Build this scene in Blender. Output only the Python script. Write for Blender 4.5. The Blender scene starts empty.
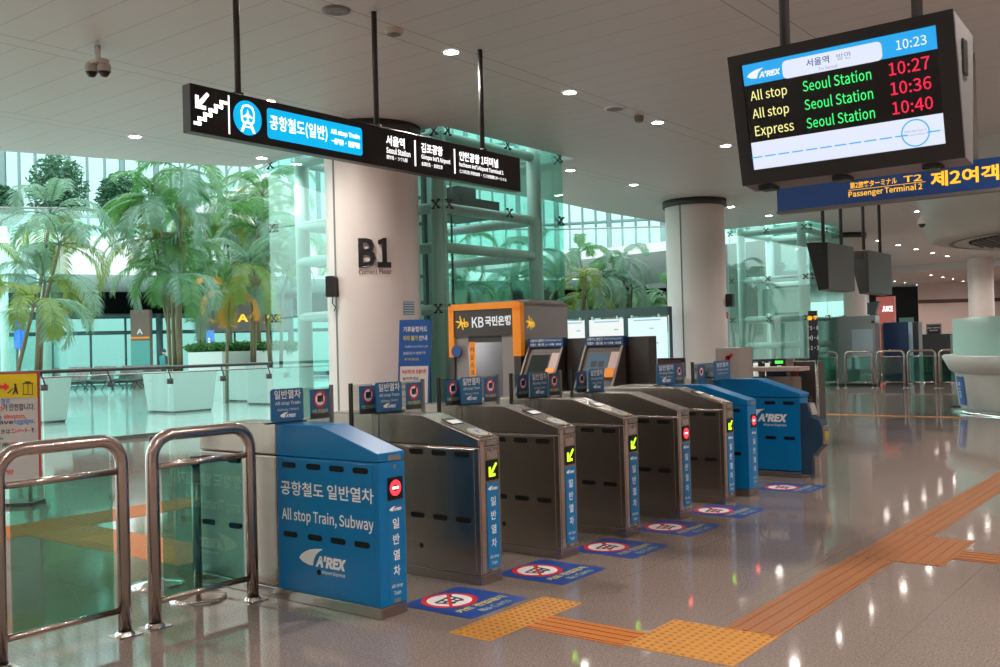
import bpy, math, random
from mathutils import Vector as V, Matrix
random.seed(7)
SC = bpy.context.scene; COL = SC.collection
pi = math.pi
# ------------------------------------------------------------------ camera
CP = V((3.84788, -3.82236, 1.49590)); FPX = 971.9; YAW = .660359; PIT = .012913; ROL = -.026063
fw = V((-math.sin(YAW)*math.cos(PIT), math.cos(YAW)*math.cos(PIT), math.sin(PIT)))
rt = V((math.cos(YAW), math.sin(YAW), 0)); up = rt.cross(fw)
R2 = math.cos(ROL)*rt + math.sin(ROL)*up; U2 = -math.sin(ROL)*rt + math.cos(ROL)*up
cam = bpy.data.cameras.new('camera'); co = bpy.data.objects.new('camera', cam); COL.objects.link(co)
m = Matrix.Identity(4)
for i in range(3): m[i][0] = R2[i]; m[i][1] = U2[i]; m[i][2] = -fw[i]; m[i][3] = CP[i]
co.matrix_world = m
cam.sensor_width = 36; cam.lens = FPX*36/1000; cam.clip_end = 400
SC.camera = co
def P(px, py, D):                       # measured point at a depth along the view axis
    return CP + D*(fw + R2*(px-500)/FPX - U2*(py-333.5)/FPX)
def G(px, D):                           # ground point for a measured column and depth
    a = P(px, 350, D); return V((a.x, a.y, 0))
# ------------------------------------------------------------------ materials
MATS = {}
def mat(name, col, rough=.5, metal=0., emis=0., ecol=None, noise=0., nscale=20., nstretch=(1, 1, 1), spec=.5, bump=0., coat=0.):
    if name in MATS: return MATS[name]
    mt = bpy.data.materials.new(name); mt.use_nodes = True; nt = mt.node_tree; b = nt.nodes['Principled BSDF']
    c = (*col, 1); b.inputs['Base Color'].default_value = c
    b.inputs['Roughness'].default_value = rough; b.inputs['Metallic'].default_value = metal
    b.inputs['Specular IOR Level'].default_value = spec; b.inputs['Coat Weight'].default_value = coat
    if emis:
        b.inputs['Emission Color'].default_value = (*(ecol or col), 1); b.inputs['Emission Strength'].default_value = emis
    if noise or bump:
        tc = nt.nodes.new('ShaderNodeTexCoord'); mp = nt.nodes.new('ShaderNodeMapping'); mp.inputs['Scale'].default_value = nstretch
        n = nt.nodes.new('ShaderNodeTexNoise'); n.inputs['Scale'].default_value = nscale; n.inputs['Detail'].default_value = 4
        nt.links.new(tc.outputs['Object'], mp.inputs[0]); nt.links.new(mp.outputs[0], n.inputs['Vector'])
        if noise:
            r = nt.nodes.new('ShaderNodeMapRange'); r.inputs['To Min'].default_value = 1-noise; r.inputs['To Max'].default_value = 1+noise
            x = nt.nodes.new('ShaderNodeMix'); x.data_type = 'RGBA'; x.blend_type = 'MULTIPLY'; x.inputs[0].default_value = 1
            nt.links.new(n.outputs['Fac'], r.inputs[0]); x.inputs[6].default_value = c; nt.links.new(r.outputs[0], x.inputs[7])
            nt.links.new(x.outputs[2], b.inputs['Base Color'])
        if bump:
            bp = nt.nodes.new('ShaderNodeBump'); bp.inputs['Strength'].default_value = bump; bp.inputs['Distance'].default_value = .01
            nt.links.new(n.outputs['Fac'], bp.inputs['Height']); nt.links.new(bp.outputs[0], b.inputs['Normal'])
    MATS[name] = mt; return mt
def glass(name, tint, refl=.10, rough=.0):
    if name in MATS: return MATS[name]
    mt = bpy.data.materials.new(name); mt.use_nodes = True; nt = mt.node_tree; nt.nodes.clear()
    o = nt.nodes.new('ShaderNodeOutputMaterial'); t = nt.nodes.new('ShaderNodeBsdfTransparent'); t.inputs[0].default_value = (*tint, 1)
    g = nt.nodes.new('ShaderNodeBsdfGlossy'); g.inputs['Roughness'].default_value = rough; g.inputs[0].default_value = (.9, 1, .97, 1)
    lw = nt.nodes.new('ShaderNodeLayerWeight'); lw.inputs[0].default_value = .12
    mr = nt.nodes.new('ShaderNodeMapRange'); mr.inputs['To Min'].default_value = refl*.6; mr.inputs['To Max'].default_value = .75
    mx = nt.nodes.new('ShaderNodeMixShader')
    nt.links.new(lw.outputs['Fresnel'], mr.inputs[0]); nt.links.new(mr.outputs[0], mx.inputs[0])
    nt.links.new(t.outputs[0], mx.inputs[1]); nt.links.new(g.outputs[0], mx.inputs[2]); nt.links.new(mx.outputs[0], o.inputs[0])
    MATS[name] = mt; return mt
def frosted(name, col, a=.55):
    if name in MATS: return MATS[name]
    mt = bpy.data.materials.new(name); mt.use_nodes = True; nt = mt.node_tree; nt.nodes.clear()
    o = nt.nodes.new('ShaderNodeOutputMaterial'); t = nt.nodes.new('ShaderNodeBsdfTranslucent'); t.inputs[0].default_value = (*col, 1)
    d = nt.nodes.new('ShaderNodeBsdfPrincipled'); d.inputs['Base Color'].default_value = (*col, 1); d.inputs['Roughness'].default_value = .3
    mx = nt.nodes.new('ShaderNodeMixShader'); mx.inputs[0].default_value = a
    nt.links.new(t.outputs[0], mx.inputs[1]); nt.links.new(d.outputs[0], mx.inputs[2]); nt.links.new(mx.outputs[0], o.inputs[0])
    MATS[name] = mt; return mt
STEEL = mat('brushed_steel', (.44, .385, .35), .26, 1, noise=.10, nscale=6, nstretch=(9, 9, .25), bump=.04)
STEEL_L = mat('satin_steel_bright', (.66, .61, .58), .22, 1)
TUBE = mat('steel_tube', (.58, .50, .46), .2, 1)
CHROME = mat('chrome', (.8, .78, .76), .08, 1)
BLUE = mat('gate_blue_film', (.0, .165, .42), .30, 0, spec=.4)
SBLUE = mat('label_blue', (.0, .17, .42), .45)
NAVY = mat('mat_navy', (.012, .06, .30), .45)
PBLUE = mat('plate_blue', (.02, .13, .28), .4)
BLACK = mat('black_plastic', (.012, .012, .012), .4)
HOLE = mat('slot_black', (.003, .003, .003), .6, spec=.2)
DGREY = mat('dark_grey_metal', (.045, .04, .04), .45)
MGREY = mat('mid_grey_paint', (.20, .19, .19), .5)
WHITE = mat('white_print', (.85, .85, .85), .5)
YEL = mat('yellow_print', (.75, .65, .08), .5)
YORG = mat('lit_yellow', (1, .5, .02), .5, emis=1.0, ecol=(1, .52, .03))
RED = mat('red_print', (.65, .02, .03), .5)
BLKP = mat('black_print', (.02, .02, .025), .5)
BLUP = mat('blue_print', (.02, .18, .6), .5)
TEALP = mat('dark_teal_frame', (.02, .055, .055), .4)
SIGNW = mat('lit_white', (1, 1, 1), .5, emis=1.5)
SIGNC = mat('lit_cyan', (.0, .45, .9), .5, emis=.85, ecol=(.0, .50, .95))
SIGNK = mat('sign_black', (.012, .010, .012), .35)
COLM = mat('column_cladding', (.76, .69, .66), .38, noise=.02, nscale=3)
WHT = mat('white_paint', (.84, .86, .85), .5)
PLANT = mat('planter_white', (.44, .50, .48), .45)
GTEAL = glass('teal_glass', (.80, .945, .915), .12)
GCLR = glass('clear_glass', (.88, .97, .94), .10)
GGRN = glass('green_tint_glass', (.50, .78, .70), .12)
GLITE = glass('pale_glass', (.88, .98, .96), .10)
FLAP = glass('flap_glass', (.82, .85, .83), .10)
POSTW = mat('painted_steel_pale', (.72, .76, .74), .4)
def leaf(name, col, tr=.55, gloss=.35):
    mt = mat(name, col, gloss, noise=.35, nscale=3); nt = mt.node_tree; b = nt.nodes['Principled BSDF']; out = nt.nodes['Material Output']
    t = nt.nodes.new('ShaderNodeBsdfTranslucent'); t.inputs[0].default_value = (min(1, col[0]*1.6), min(1, col[1]*1.5), col[2]*1.2, 1); mx = nt.nodes.new('ShaderNodeMixShader'); mx.inputs[0].default_value = tr
    nt.links.new(b.outputs[0], mx.inputs[1]); nt.links.new(t.outputs[0], mx.inputs[2]); nt.links.new(mx.outputs[0], out.inputs[0]); return mt
LEAFA = leaf('leaf_green', (.055, .17, .045), .4); LEAFB = leaf('leaf_blue_green', (.13, .24, .18), .4); LEAFC = leaf('leaf_yellow_green', (.14, .20, .035), .4); LEAFD = leaf('leaf_dark', (.03, .10, .05), .3); LEAFO = leaf('leaf_orange', (.55, .26, .04), .4)
STEMM = mat('palm_stem', (.16, .13, .07), .7, noise=.3, nscale=15)
SOIL = mat('soil', (.05, .04, .03), .9)
# ------------------------------------------------------------------ mesh collector
FCACHE = {}
TS = bpy.data.scenes.new('type_setting')
import os
try: LATIN = bpy.data.fonts.load(os.path.join(bpy.utils.resource_path('LOCAL'), 'datafiles', 'fonts', 'Noto Sans CJK Regular.woff2'))
except Exception: LATIN = None      # Blender's own built-in typeface
def glyphs(body, bold=0.):
    k = (body, bold)
    if k not in FCACHE:
        c = bpy.data.curves.new('tmp', 'FONT'); c.body = body; c.offset = bold*(.30 if LATIN else 1); c.resolution_u = 2
        if LATIN: c.font = LATIN
        o = bpy.data.objects.new('tmp', c); TS.collection.objects.link(o); TS.view_layers[0].update()
        dg = TS.view_layers[0].depsgraph; me = bpy.data.meshes.new_from_object(o.evaluated_get(dg))
        vs = [(v.co.x, v.co.y) for v in me.vertices]; fs = [tuple(p.vertices) for p in me.polygons]
        bpy.data.objects.remove(o); bpy.data.curves.remove(c); bpy.data.meshes.remove(me)
        x0 = min(a for a, b in vs); x1 = max(a for a, b in vs); y0 = min(b for a, b in vs); y1 = max(b for a, b in vs)
        FCACHE[k] = ([((a-x0)/(x1-x0)-.5, (b-y0)/(y1-y0)-.5) for a, b in vs], fs)
    return FCACHE[k]
class MB:
    def __init__(s): s.v = []; s.f = []; s.sm = []
    def add(s, vs, fs, smooth=False):
        n = len(s.v); s.v += [V(a) for a in vs]; s.f += [tuple(i+n for i in f) for f in fs]; s.sm += [smooth]*len(fs); return s
    def box(s, x0, x1, y0, y1, z0, z1):
        x0, x1 = sorted((x0, x1)); y0, y1 = sorted((y0, y1)); z0, z1 = sorted((z0, z1))
        return s.add([(x, y, z) for z in (z0, z1) for x, y in ((x0, y0), (x1, y0), (x1, y1), (x0, y1))],
                     [(3, 2, 1, 0), (4, 5, 6, 7), (0, 1, 5, 4), (1, 2, 6, 5), (2, 3, 7, 6), (3, 0, 4, 7)])
    def prism(s, poly, ax, a, b):       # poly in the plane normal to ax ('x': y,z  'y': x,z  'z': x,y)
        def T(p, t): return {'x': (t, p[0], p[1]), 'y': (p[0], t, p[1]), 'z': (p[0], p[1], t)}[ax]
        n = len(poly); area = sum(poly[i][0]*poly[(i+1) % n][1]-poly[(i+1) % n][0]*poly[i][1] for i in range(n))
        if (area < 0) != (ax == 'y'): poly = poly[::-1]
        if a > b: a, b = b, a
        return s.add([T(p, a) for p in poly]+[T(p, b) for p in poly],
                     [tuple(range(n))[::-1], tuple(range(n, 2*n))]+[(i, (i+1) % n, n+(i+1) % n, n+i) for i in range(n)])
    def tube(s, pts, r, n=10, caps=True):
        pts = [V(p) for p in pts]; rs = r if isinstance(r, (list, tuple)) else [r]*len(pts)
        base = len(s.v); prev = None
        for i, p in enumerate(pts):
            d = (pts[min(i+1, len(pts)-1)]-pts[max(i-1, 0)]).normalized()
            if prev is None: u = d.cross(V((0, 0, 1)) if abs(d.z) < .9 else V((1, 0, 0))).normalized()
            else: u = (prev-d*prev.dot(d)).normalized()
            prev = u; w = d.cross(u)
            for k in range(n): s.v.append(p+rs[i]*(math.cos(2*pi*k/n)*u+math.sin(2*pi*k/n)*w))
        for i in range(len(pts)-1):
            for k in range(n):
                s.f.append((base+i*n+k, base+i*n+(k+1) % n, base+(i+1)*n+(k+1) % n, base+(i+1)*n+k)); s.sm.append(True)
        if caps:
            s.f.append(tuple(base+k for k in range(n))[::-1]); s.sm.append(False)
            q = base+(len(pts)-1)*n; s.f.append(tuple(q+k for k in range(n))); s.sm.append(False)
        return s
    def lathe(s, c, prof, n=40, a0=0, a1=2*pi, smooth=True):     # prof: (r,z) list bottom to top, outside
        full = abs(a1-a0-2*pi) < 1e-6; m_ = n if full else n+1; base = len(s.v)
        for r, z in prof:
            for k in range(m_):
                a = a0+(a1-a0)*k/n; s.v.append(V((c[0]+r*math.cos(a), c[1]+r*math.sin(a), c[2]+z)))
        for i in range(len(prof)-1):
            for k in range(n):
                k2 = (k+1) % m_; s.f.append((base+i*m_+k, base+i*m_+k2, base+(i+1)*m_+k2, base+(i+1)*m_+k)); s.sm.append(smooth)
        return s
    def poly(s, c, X, Y, pts, t=.0008):          # flat outline on a plane with a small thickness
        c = V(c); X = V(X); Y = V(Y); N = X.cross(Y)*t; n = len(pts)
        a = [c+X*p[0]+Y*p[1] for p in pts]
        return s.add(a+[p+N for p in a], [tuple(range(n))[::-1], tuple(range(n, 2*n))]+[(i, (i+1) % n, n+(i+1) % n, n+i) for i in range(n)])
    def ring(s, c, X, Y, r0, r1, n=32, t=.0008, sx=1):
        c = V(c); X = V(X); Y = V(Y); N = X.cross(Y)*t; b = len(s.v)
        for off in (V((0, 0, 0)), N):
            for r in (r0, r1):
                for k in range(n): a = 2*pi*k/n; s.v.append(c+off+X*(r*sx*math.cos(a))+Y*(r*math.sin(a)))
        for k in range(n):
            j = (k+1) % n
            for q in ((2*n+k, 3*n+k, 3*n+j, 2*n+j), (n+k, n+j, 3*n+j, 3*n+k), (k, 2*n+k, 2*n+j, j), (k, j, n+j, n+k)):
                s.f.append(tuple(b+i for i in q)); s.sm.append(False)
        return s
    def disc(s, c, X, Y, r, n=28, t=.0008, sx=1):
        return s.poly(c, X, Y, [(sx*r*math.cos(2*pi*k/n), r*math.sin(2*pi*k/n)) for k in range(n)], t)
    def rrect(s, c, X, Y, w, h, r=.01, t=.0008):
        pts = []
        for cx, cy, a in ((w/2-r, h/2-r, 0), (-w/2+r, h/2-r, 90), (-w/2+r, -h/2+r, 180), (w/2-r, -h/2+r, 270)):
            for k in range(5): q = math.radians(a+22.5*k); pts.append((cx+r*math.cos(q), cy+r*math.sin(q)))
        return s.poly(c, X, Y, pts, t)
    def text(s, body, c, X, Y, w, h, bold=.0, sh=0.):
        vs, fs = glyphs(body, bold); c = V(c); X = V(X); Y = V(Y)
        return s.add([c+X*(a*w+b*h*sh)+Y*(b*h) for a, b in vs], fs)
    def arex(s, c, X, Y, w, txt=True):            # swoosh logo with its letters, w = full width
        sw = [(-.5, 0), (-.46, .05), (-.38, .10), (-.26, .145), (-.12, .17), (.02, .18), (-.07, .13), (-.13, .08), (-.17, .02), (-.19, -.04), (-.20, -.085), (-.30, -.08), (-.42, -.05)]
        c = V(c); s.poly(c, X, Y, [(w*x, w*y) for x, y in sw], .0006)
        s.text("A'REX", c+V(X)*w*.18+V(Y)*(-.005*w), X, Y, w*.62, w*.17, .08, .22)
        if txt: s.text("Airport Express", c+V(X)*w*.23+V(Y)*(-.16*w), X, Y, w*.5, w*.065, .02, .1)
        return s
    def build(s, name, m, parent=None, bevel=0., seg=2):
        off = V((0, 0, 0)); q = parent
        while q: off += q.location; q = q.parent
        me = bpy.data.meshes.new(name); me.from_pydata([tuple(p-off) for p in s.v], [], s.f); me.materials.append(m)
        for p, sm in zip(me.polygons, s.sm): p.use_smooth = sm
        me.update(); o = bpy.data.objects.new(name, me); COL.objects.link(o); o.parent = parent
        if bevel:
            b = o.modifiers.new('bevel', 'BEVEL'); b.width = bevel; b.segments = seg; b.limit_method = 'ANGLE'; b.angle_limit = .6
        return o
def thing(name, label, cat, loc=(0, 0, 0), group=None):
    o = bpy.data.objects.new(name, None); COL.objects.link(o); o.location = loc; o.empty_display_size = .1
    return tag(o, label, cat, group)
def tag(o, label=None, cat=None, group=None, kind=None):
    if label: o['label'] = label
    if cat: o['category'] = cat
    if group: o['group'] = group
    if kind: o['kind'] = kind
    return o
def struct(o): o['kind'] = 'structure'; return o
def copy_tree(o, parent=None):
    c = o.copy(); COL.objects.link(c); c.parent = parent
    for ch in list(o.children): copy_tree(ch, c)
    return c
X_, Y_, Z_ = V((1, 0, 0)), V((0, 1, 0)), V((0, 0, 1))
FX = (Y_, Z_)         # right, up on a face that looks to +x
FY = (X_, Z_)         # right, up on a face that looks to -y
# ------------------------------------------------------------------ setting
def nodes_floor(name, base, spk, joint, rough):
    mt = bpy.data.materials.new(name); mt.use_nodes = True; nt = mt.node_tree; b = nt.nodes['Principled BSDF']; L = nt.links.new
    tc = nt.nodes.new('ShaderNodeTexCoord')
    n1 = nt.nodes.new('ShaderNodeTexNoise'); n1.inputs['Scale'].default_value = 85; n1.inputs['Detail'].default_value = 6; n1.inputs['Roughness'].default_value = .8
    n2 = nt.nodes.new('ShaderNodeTexNoise'); n2.inputs['Scale'].default_value = .8; n2.inputs['Detail'].default_value = 3
    r1 = nt.nodes.new('ShaderNodeValToRGB'); r1.color_ramp.elements[0].position = .36; r1.color_ramp.elements[0].color = (*spk, 1)
    r1.color_ramp.elements[1].position = .60; r1.color_ramp.elements[1].color = (*base, 1)
    L(tc.outputs['Object'], n1.inputs['Vector']); L(tc.outputs['Object'], n2.inputs['Vector']); L(n1.outputs['Fac'], r1.inputs[0])
    mr = nt.nodes.new('ShaderNodeMapRange'); mr.inputs['To Min'].default_value = .86; mr.inputs['To Max'].default_value = 1.12; L(n2.outputs['Fac'], mr.inputs[0])
    mx = nt.nodes.new('ShaderNodeMix'); mx.data_type = 'RGBA'; mx.blend_type = 'MULTIPLY'; mx.inputs[0].default_value = 1
    L(r1.outputs[0], mx.inputs[6]); L(mr.outputs[0], mx.inputs[7])
    sp = nt.nodes.new('ShaderNodeSeparateXYZ'); L(tc.outputs['Object'], sp.inputs[0]); fac = None
    for ax, per, offs in (('X', .9, -.63), ('Y', .9, -.4)):
        a = nt.nodes.new('ShaderNodeMath'); a.operation = 'ADD'; a.inputs[1].default_value = offs+90; L(sp.outputs[ax], a.inputs[0])
        p = nt.nodes.new('ShaderNodeMath'); p.operation = 'PINGPONG'; p.inputs[1].default_value = per/2; L(a.outputs[0], p.inputs[0])
        g = nt.nodes.new('ShaderNodeMath'); g.operation = 'LESS_THAN'; g.inputs[1].default_value = .0022; L(p.outputs[0], g.inputs[0])
        if fac is None: fac = g
        else:
            m_ = nt.nodes.new('ShaderNodeMath'); m_.operation = 'MAXIMUM'; L(fac.outputs[0], m_.inputs[0]); L(g.outputs[0], m_.inputs[1]); fac = m_
    m2 = nt.nodes.new('ShaderNodeMix'); m2.data_type = 'RGBA'; L(fac.outputs[0], m2.inputs[0]); L(mx.outputs[2], m2.inputs[6]); m2.inputs[7].default_value = (*joint, 1)
    L(m2.outputs[2], b.inputs['Base Color']); b.inputs['Roughness'].default_value = rough; b.inputs['IOR'].default_value = 1.55
    b.inputs['Specular IOR Level'].default_value = .7
    return mt
FLOORM = nodes_floor('polished_granite', (.355, .28, .25), (.12, .093, .082), (.18, .15, .137), .06)
FLOORP = nodes_floor('pale_polished_stone', (.50, .56, .54), (.38, .44, .42), (.25, .30, .29), .10)
struct(MB().box(-12.2, 16, -14, 70, -.2, 0).build('floor', FLOORM))
struct(MB().box(-70, -12.2, -30, 90, -.2, -.001).build('floor', FLOORP))
def nodes_ceiling():
    mt = bpy.data.materials.new('ceiling_panels'); mt.use_nodes = True; nt = mt.node_tree; b = nt.nodes['Principled BSDF']; L = nt.links.new
    tc = nt.nodes.new('ShaderNodeTexCoord'); sp = nt.nodes.new('ShaderNodeSeparateXYZ'); L(tc.outputs['Object'], sp.inputs[0])
    def line(ax, per, offs, wid, flip=None):
        a = nt.nodes.new('ShaderNodeMath'); a.operation = 'ADD'; a.inputs[1].default_value = offs+per*60; L(sp.outputs[ax], a.inputs[0])
        p = nt.nodes.new('ShaderNodeMath'); p.operation = 'PINGPONG'; p.inputs[1].default_value = per/2; L(a.outputs[0], p.inputs[0])
        if flip:
            c = nt.nodes.new('ShaderNodeMath'); c.operation = 'COMPARE'; c.inputs[1].default_value = flip; c.inputs[2].default_value = wid; L(p.outputs[0], c.inputs[0]); return c, p
        g = nt.nodes.new('ShaderNodeMath'); g.operation = 'LESS_THAN'; g.inputs[1].default_value = wid; L(p.outputs[0], g.inputs[0]); return g, p
    ly, _ = line('Y', .45, -.005, .0035); lx, px = line('X', 3.22, 3.36, .007, .14)
    inb = nt.nodes.new('ShaderNodeMath'); inb.operation = 'GREATER_THAN'; inb.inputs[1].default_value = .14; L(px.outputs[0], inb.inputs[0])
    ml = nt.nodes.new('ShaderNodeMath'); ml.operation = 'MULTIPLY'; L(ly.outputs[0], ml.inputs[0]); L(inb.outputs[0], ml.inputs[1])
    mm = nt.nodes.new('ShaderNodeMath'); mm.operation = 'MAXIMUM'; L(ml.outputs[0], mm.inputs[0]); L(lx.outputs[0], mm.inputs[1])
    mx = nt.nodes.new('ShaderNodeMix'); mx.data_type = 'RGBA'; L(mm.outputs[0], mx.inputs[0]); mx.inputs[6].default_value = (.62, .60, .585, 1); mx.inputs[7].default_value = (.28, .27, .26, 1)
    L(mx.outputs[2], b.inputs['Base Color']); b.inputs['Roughness'].default_value = .45
    return mt
CEILM = nodes_ceiling(); H = 4.9
edge = [(-12.9, -14), (-12.7, 1), (-12.28, 3.74), (-11.48, 5.77), (-10.66, 7.44), (-5.93, 7.44), (-5.93, 11.15), (-9.5, 11.15), (-9.2, 15), (-9.4, 17.7), (-9.4, 24.05), (-6.28, 24.05), (-6.28, 27.06), (-9.4, 27.06), (-9.5, 28.2), (-24, 30), (-24, 46), (16, 46), (16, -14)]
struct(MB().prism(edge, 'z', H, H+.35).build('ceiling', CEILM))
WF0 = P(855, 330, 62); WF1 = P(925, 330, 62)
PINKW = mat('warm_wall', (.72, .60, .56), .5); PINKC = mat('warm_ceiling', (.55, .45, .42), .5)
struct(MB().box(-24, 16, 46, 46.2, 4.6, 5.1).build('trim_1', WHT))
struct(MB().box(-22, 16, 46.2, 80, 4.6, 4.8).build('ceiling', PINKC))
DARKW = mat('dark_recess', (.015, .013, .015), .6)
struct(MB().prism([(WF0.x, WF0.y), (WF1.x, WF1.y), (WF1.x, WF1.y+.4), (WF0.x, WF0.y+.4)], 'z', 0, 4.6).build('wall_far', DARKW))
a = P(919, 330, 58); b = P(1080, 330, 58)
struct(MB().prism([(a.x, a.y), (b.x, b.y), (b.x+.2, b.y+.5), (a.x-.1, a.y+4.5)], 'z', 0, 4.6).build('wall_far', PINKW))
d = (b-a).normalized(); n = V((d.y, -d.x, 0))
q = MB(); A0 = a+n*.03; B0 = b+n*.03
q.add([(A0.x, A0.y, 3.38), (B0.x, B0.y, 3.38), (B0.x, B0.y, 3.60), (A0.x, A0.y, 3.60)], [(0, 1, 2, 3)]); struct(q.build('trim_2', mat('brown_trim', (.12, .07, .06), .5)))
struct(MB().box(16, 16.3, -14, 66, 0, 5.2).build('wall_right', PINKW))
struct(MB().box(-30, 16, -14.3, -14, 0, 5.2).build('wall_near', PINKW))
WB0 = P(722, 330, 46); WB1 = P(868, 330, 44)
struct(MB().prism([(WB0.x, WB0.y), (WB1.x, WB1.y), (WB1.x, WB1.y+.3), (WB0.x-.5, WB0.y+.3)], 'z', 0, 4.9).build('wall_left', mat('grey_green_wall', (.42, .47, .45), .4)))
# columns
def column(cx, cy, r, z1=H, groove=None, collar=True):
    o = struct(MB().lathe((cx, cy, 0), [(r, 0), (r, z1)], 64).build('column', COLM))
    if collar: MB().lathe((cx, cy, 0), [(r+.01, z1-.16), (r+.06, z1-.16), (r+.06, z1), (r, z1)], 64).build('collar', DGREY, o)
    MB().lathe((cx, cy, 0), [(r+.015, 0), (r+.015, .15), (r, .15)], 64).build('kick_plate', STEEL, o)
    if groove is not None:
        a = groove; c_ = V((cx+r*math.cos(a), cy+r*math.sin(a), 0)); t = V((-math.sin(a), math.cos(a), 0)); nn = V((math.cos(a), math.sin(a), 0))
        g = MB(); p = [c_-t*.02-nn*.01, c_+t*.02-nn*.01, c_+t*.02+nn*.004, c_-t*.02+nn*.004]
        g.prism([(k.x, k.y) for k in p], 'z', .15, z1-.16).build('joint_groove', mat('groove_grey', (.16, .15, .145), .5), o)
    return o
C1 = (-6.885, 6.855); colB1 = column(*C1, .715, groove=math.radians(-97)); column(-6.85, 17.8, .71, groove=math.radians(-92))
column(-6.9, 28.7, .70); column(-5.9, 44.3, .53, 4.9, collar=False)
# B1 lettering wrapped on the column
def wrap(mb_, c, r, a0, cz):            # bend a flat mesh (x right, z up, y out) round a column
    for i, p in enumerate(mb_.v): a = a0+p.x/r; mb_.v[i] = V((c[0]+(r+p.y)*math.cos(a), c[1]+(r+p.y)*math.sin(a), cz+p.z))
A1 = math.atan2(CP.y-C1[1], CP.x-C1[0])
t = MB(); vs, fs = glyphs('B1', .035); n = len(vs)
t.add([(x*.47, .03, z*.43) for x, z in vs]+[(x*.47, .0, z*.44) for x, z in vs], fs)
ed = {}
for f in fs:
    for i in range(len(f)): e = (f[i], f[(i+1) % len(f)]); ed[e] = 1
t.add([(x*.47, .03, z*.43) for x, z in vs]+[(x*.47, .0, z*.44) for x, z in vs], [(a, n+a, n+b, b) for a, b in ed if (b, a) not in ed])
wrap(t, C1, .716, A1+.03, 2.92); t.build('floor_number', mat('letter_black', (.015, .015, .015), .35), colB1)
t = MB(); t.add([(x*.48, .012, z*.075) for x, z in glyphs('Current Floor', .02)[0]], glyphs('Current Floor', .02)[1]); wrap(t, C1, .716, A1+.03, 2.64)
t.build('floor_caption', mat('letter_maroon', (.12, .01, .015), .4), colB1)
# ------------------------------------------------------------------ downlights
DLM = mat('lamp_glow', (1, .93, .85), .5, emis=40, ecol=(1, .93, .86))
dl0 = thing('ceiling_downlight', 'x', 'ceiling light', (0, 0, H))
MB().lathe((0, 0, H), [(.085, -.004), (.115, -.012), (.12, -.002)], 24).build('trim_ring', WHT, dl0)
MB().disc((0, 0, H-.003), X_, -Y_, .085, 24, .002).build('lamp_glass', DLM, dl0)
def lamp(x, y, z, e, size=.17, col=(1, .91, .84), sp=150):
    l = bpy.data.lights.new('downlight_lamp', 'SPOT'); l.energy = e; l.color = col; l.spot_size = math.radians(sp); l.spot_blend = .9; l.shadow_soft_size = .08
    o = bpy.data.objects.new('downlight_lamp', l); COL.objects.link(o); o.location = (x, y, z); return o
seen = {(-3.38, 9.6): 'ceiling downlight beside the round pale vent and small brown sensor', (-3.38, 12.07): 'ceiling downlight close to the left edge of the departure board', (-6.65, 12.08): 'faint ceiling downlight just right of the tall glass lift shaft top', (-6.65, 14.54): 'faint ceiling downlight between the glass lift shaft and the middle column', (-3.35, 4.66): 'bright ceiling downlight just above the right end of the hanging black sign', (-3.35, 7.15): 'ceiling downlight nearest the wide round vent, right of the hanging black sign',
        (-9.82, 4.66): 'small ceiling downlight above the left atrium opening, left of the black sign', (-6.65, 2.24): 'ceiling downlight right beside the twin security camera',
        (-9.82, 6.93): 'small ceiling downlight at the corner of the left glass lift shaft', (-3.42, 22.04): 'ceiling downlight just under the blue terminal sign', (-3.42, 24.5): 'ceiling downlight beside the dome camera on the round canopy'}
first = True
rows = [(-9.82, [2.2+2.45*k for k in range(-4, 3)]+[32.4, 34.9, 37.3, 39.8]), (-6.65, [2.24+2.46*k for k in range(-5, 17) if k not in (2, 6, 9, 10, 11)]), (-3.38, [2.25+2.455*k for k in range(-5, 18)]),
        (3.1, [2.2+4.9*k for k in range(-3, 9)]), (6.3, [2.2+4.9*k for k in range(-3, 9)]), (9.5, [2.2+4.9*k for k in range(-3, 9)])]
def D_of(v): return (V(v)-CP).dot(fw)
def shows(v):
    d = V(v)-CP; z = d.dot(fw)
    if z < .5: return False
    return -5 < 500+FPX*d.dot(R2)/z < 1005 and -5 < 333.5-FPX*d.dot(U2)/z < 672
for rx, ys in rows:
    for k, y in enumerate(ys):
        o = dl0 if first else copy_tree(dl0); first = False; o.location = (rx, y, H)
        lab = None
        for (sx, sy), L_ in seen.items():
            if abs(sx-rx) < .3 and abs(sy-y) < .6: lab = L_
        if lab: o['label'] = lab; 
        else: o['label'] = 'round white recessed downlight in one of the rows along the grey ceiling'; 
        o['group'] = 'recessed ceiling downlights'
        if rx > 0: lamp(rx, y, H-.06, 440)
        elif k % 2 == 0: lamp(rx, y, H-.06, 290)
for px, py in ((895, 281), (905, 282.6), (917, 284.5), (931, 275), (942.5, 277), (953.5, 279), (963, 281), (893, 290.5), (882, 282)):
    o = copy_tree(dl0); dd = P(px, py, 1)-CP; p = CP+dd*((4.6-CP.z)/dd.z); o.location = (p.x, p.y, 4.6); o['label'] = 'small downlight in the warm lower ceiling at the far end of the hall'; o['group'] = 'far low ceiling downlights'
for px in (890, 940, 990): p = P(px, 300, 50); lamp(p.x, p.y, 4.4, 420, col=(1, .8, .74))
for px in (880, 940, 1000): p = P(px, 300, 55); lamp(p.x, p.y, 4.4, 250, col=(1, .8, .74), sp=170)
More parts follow.
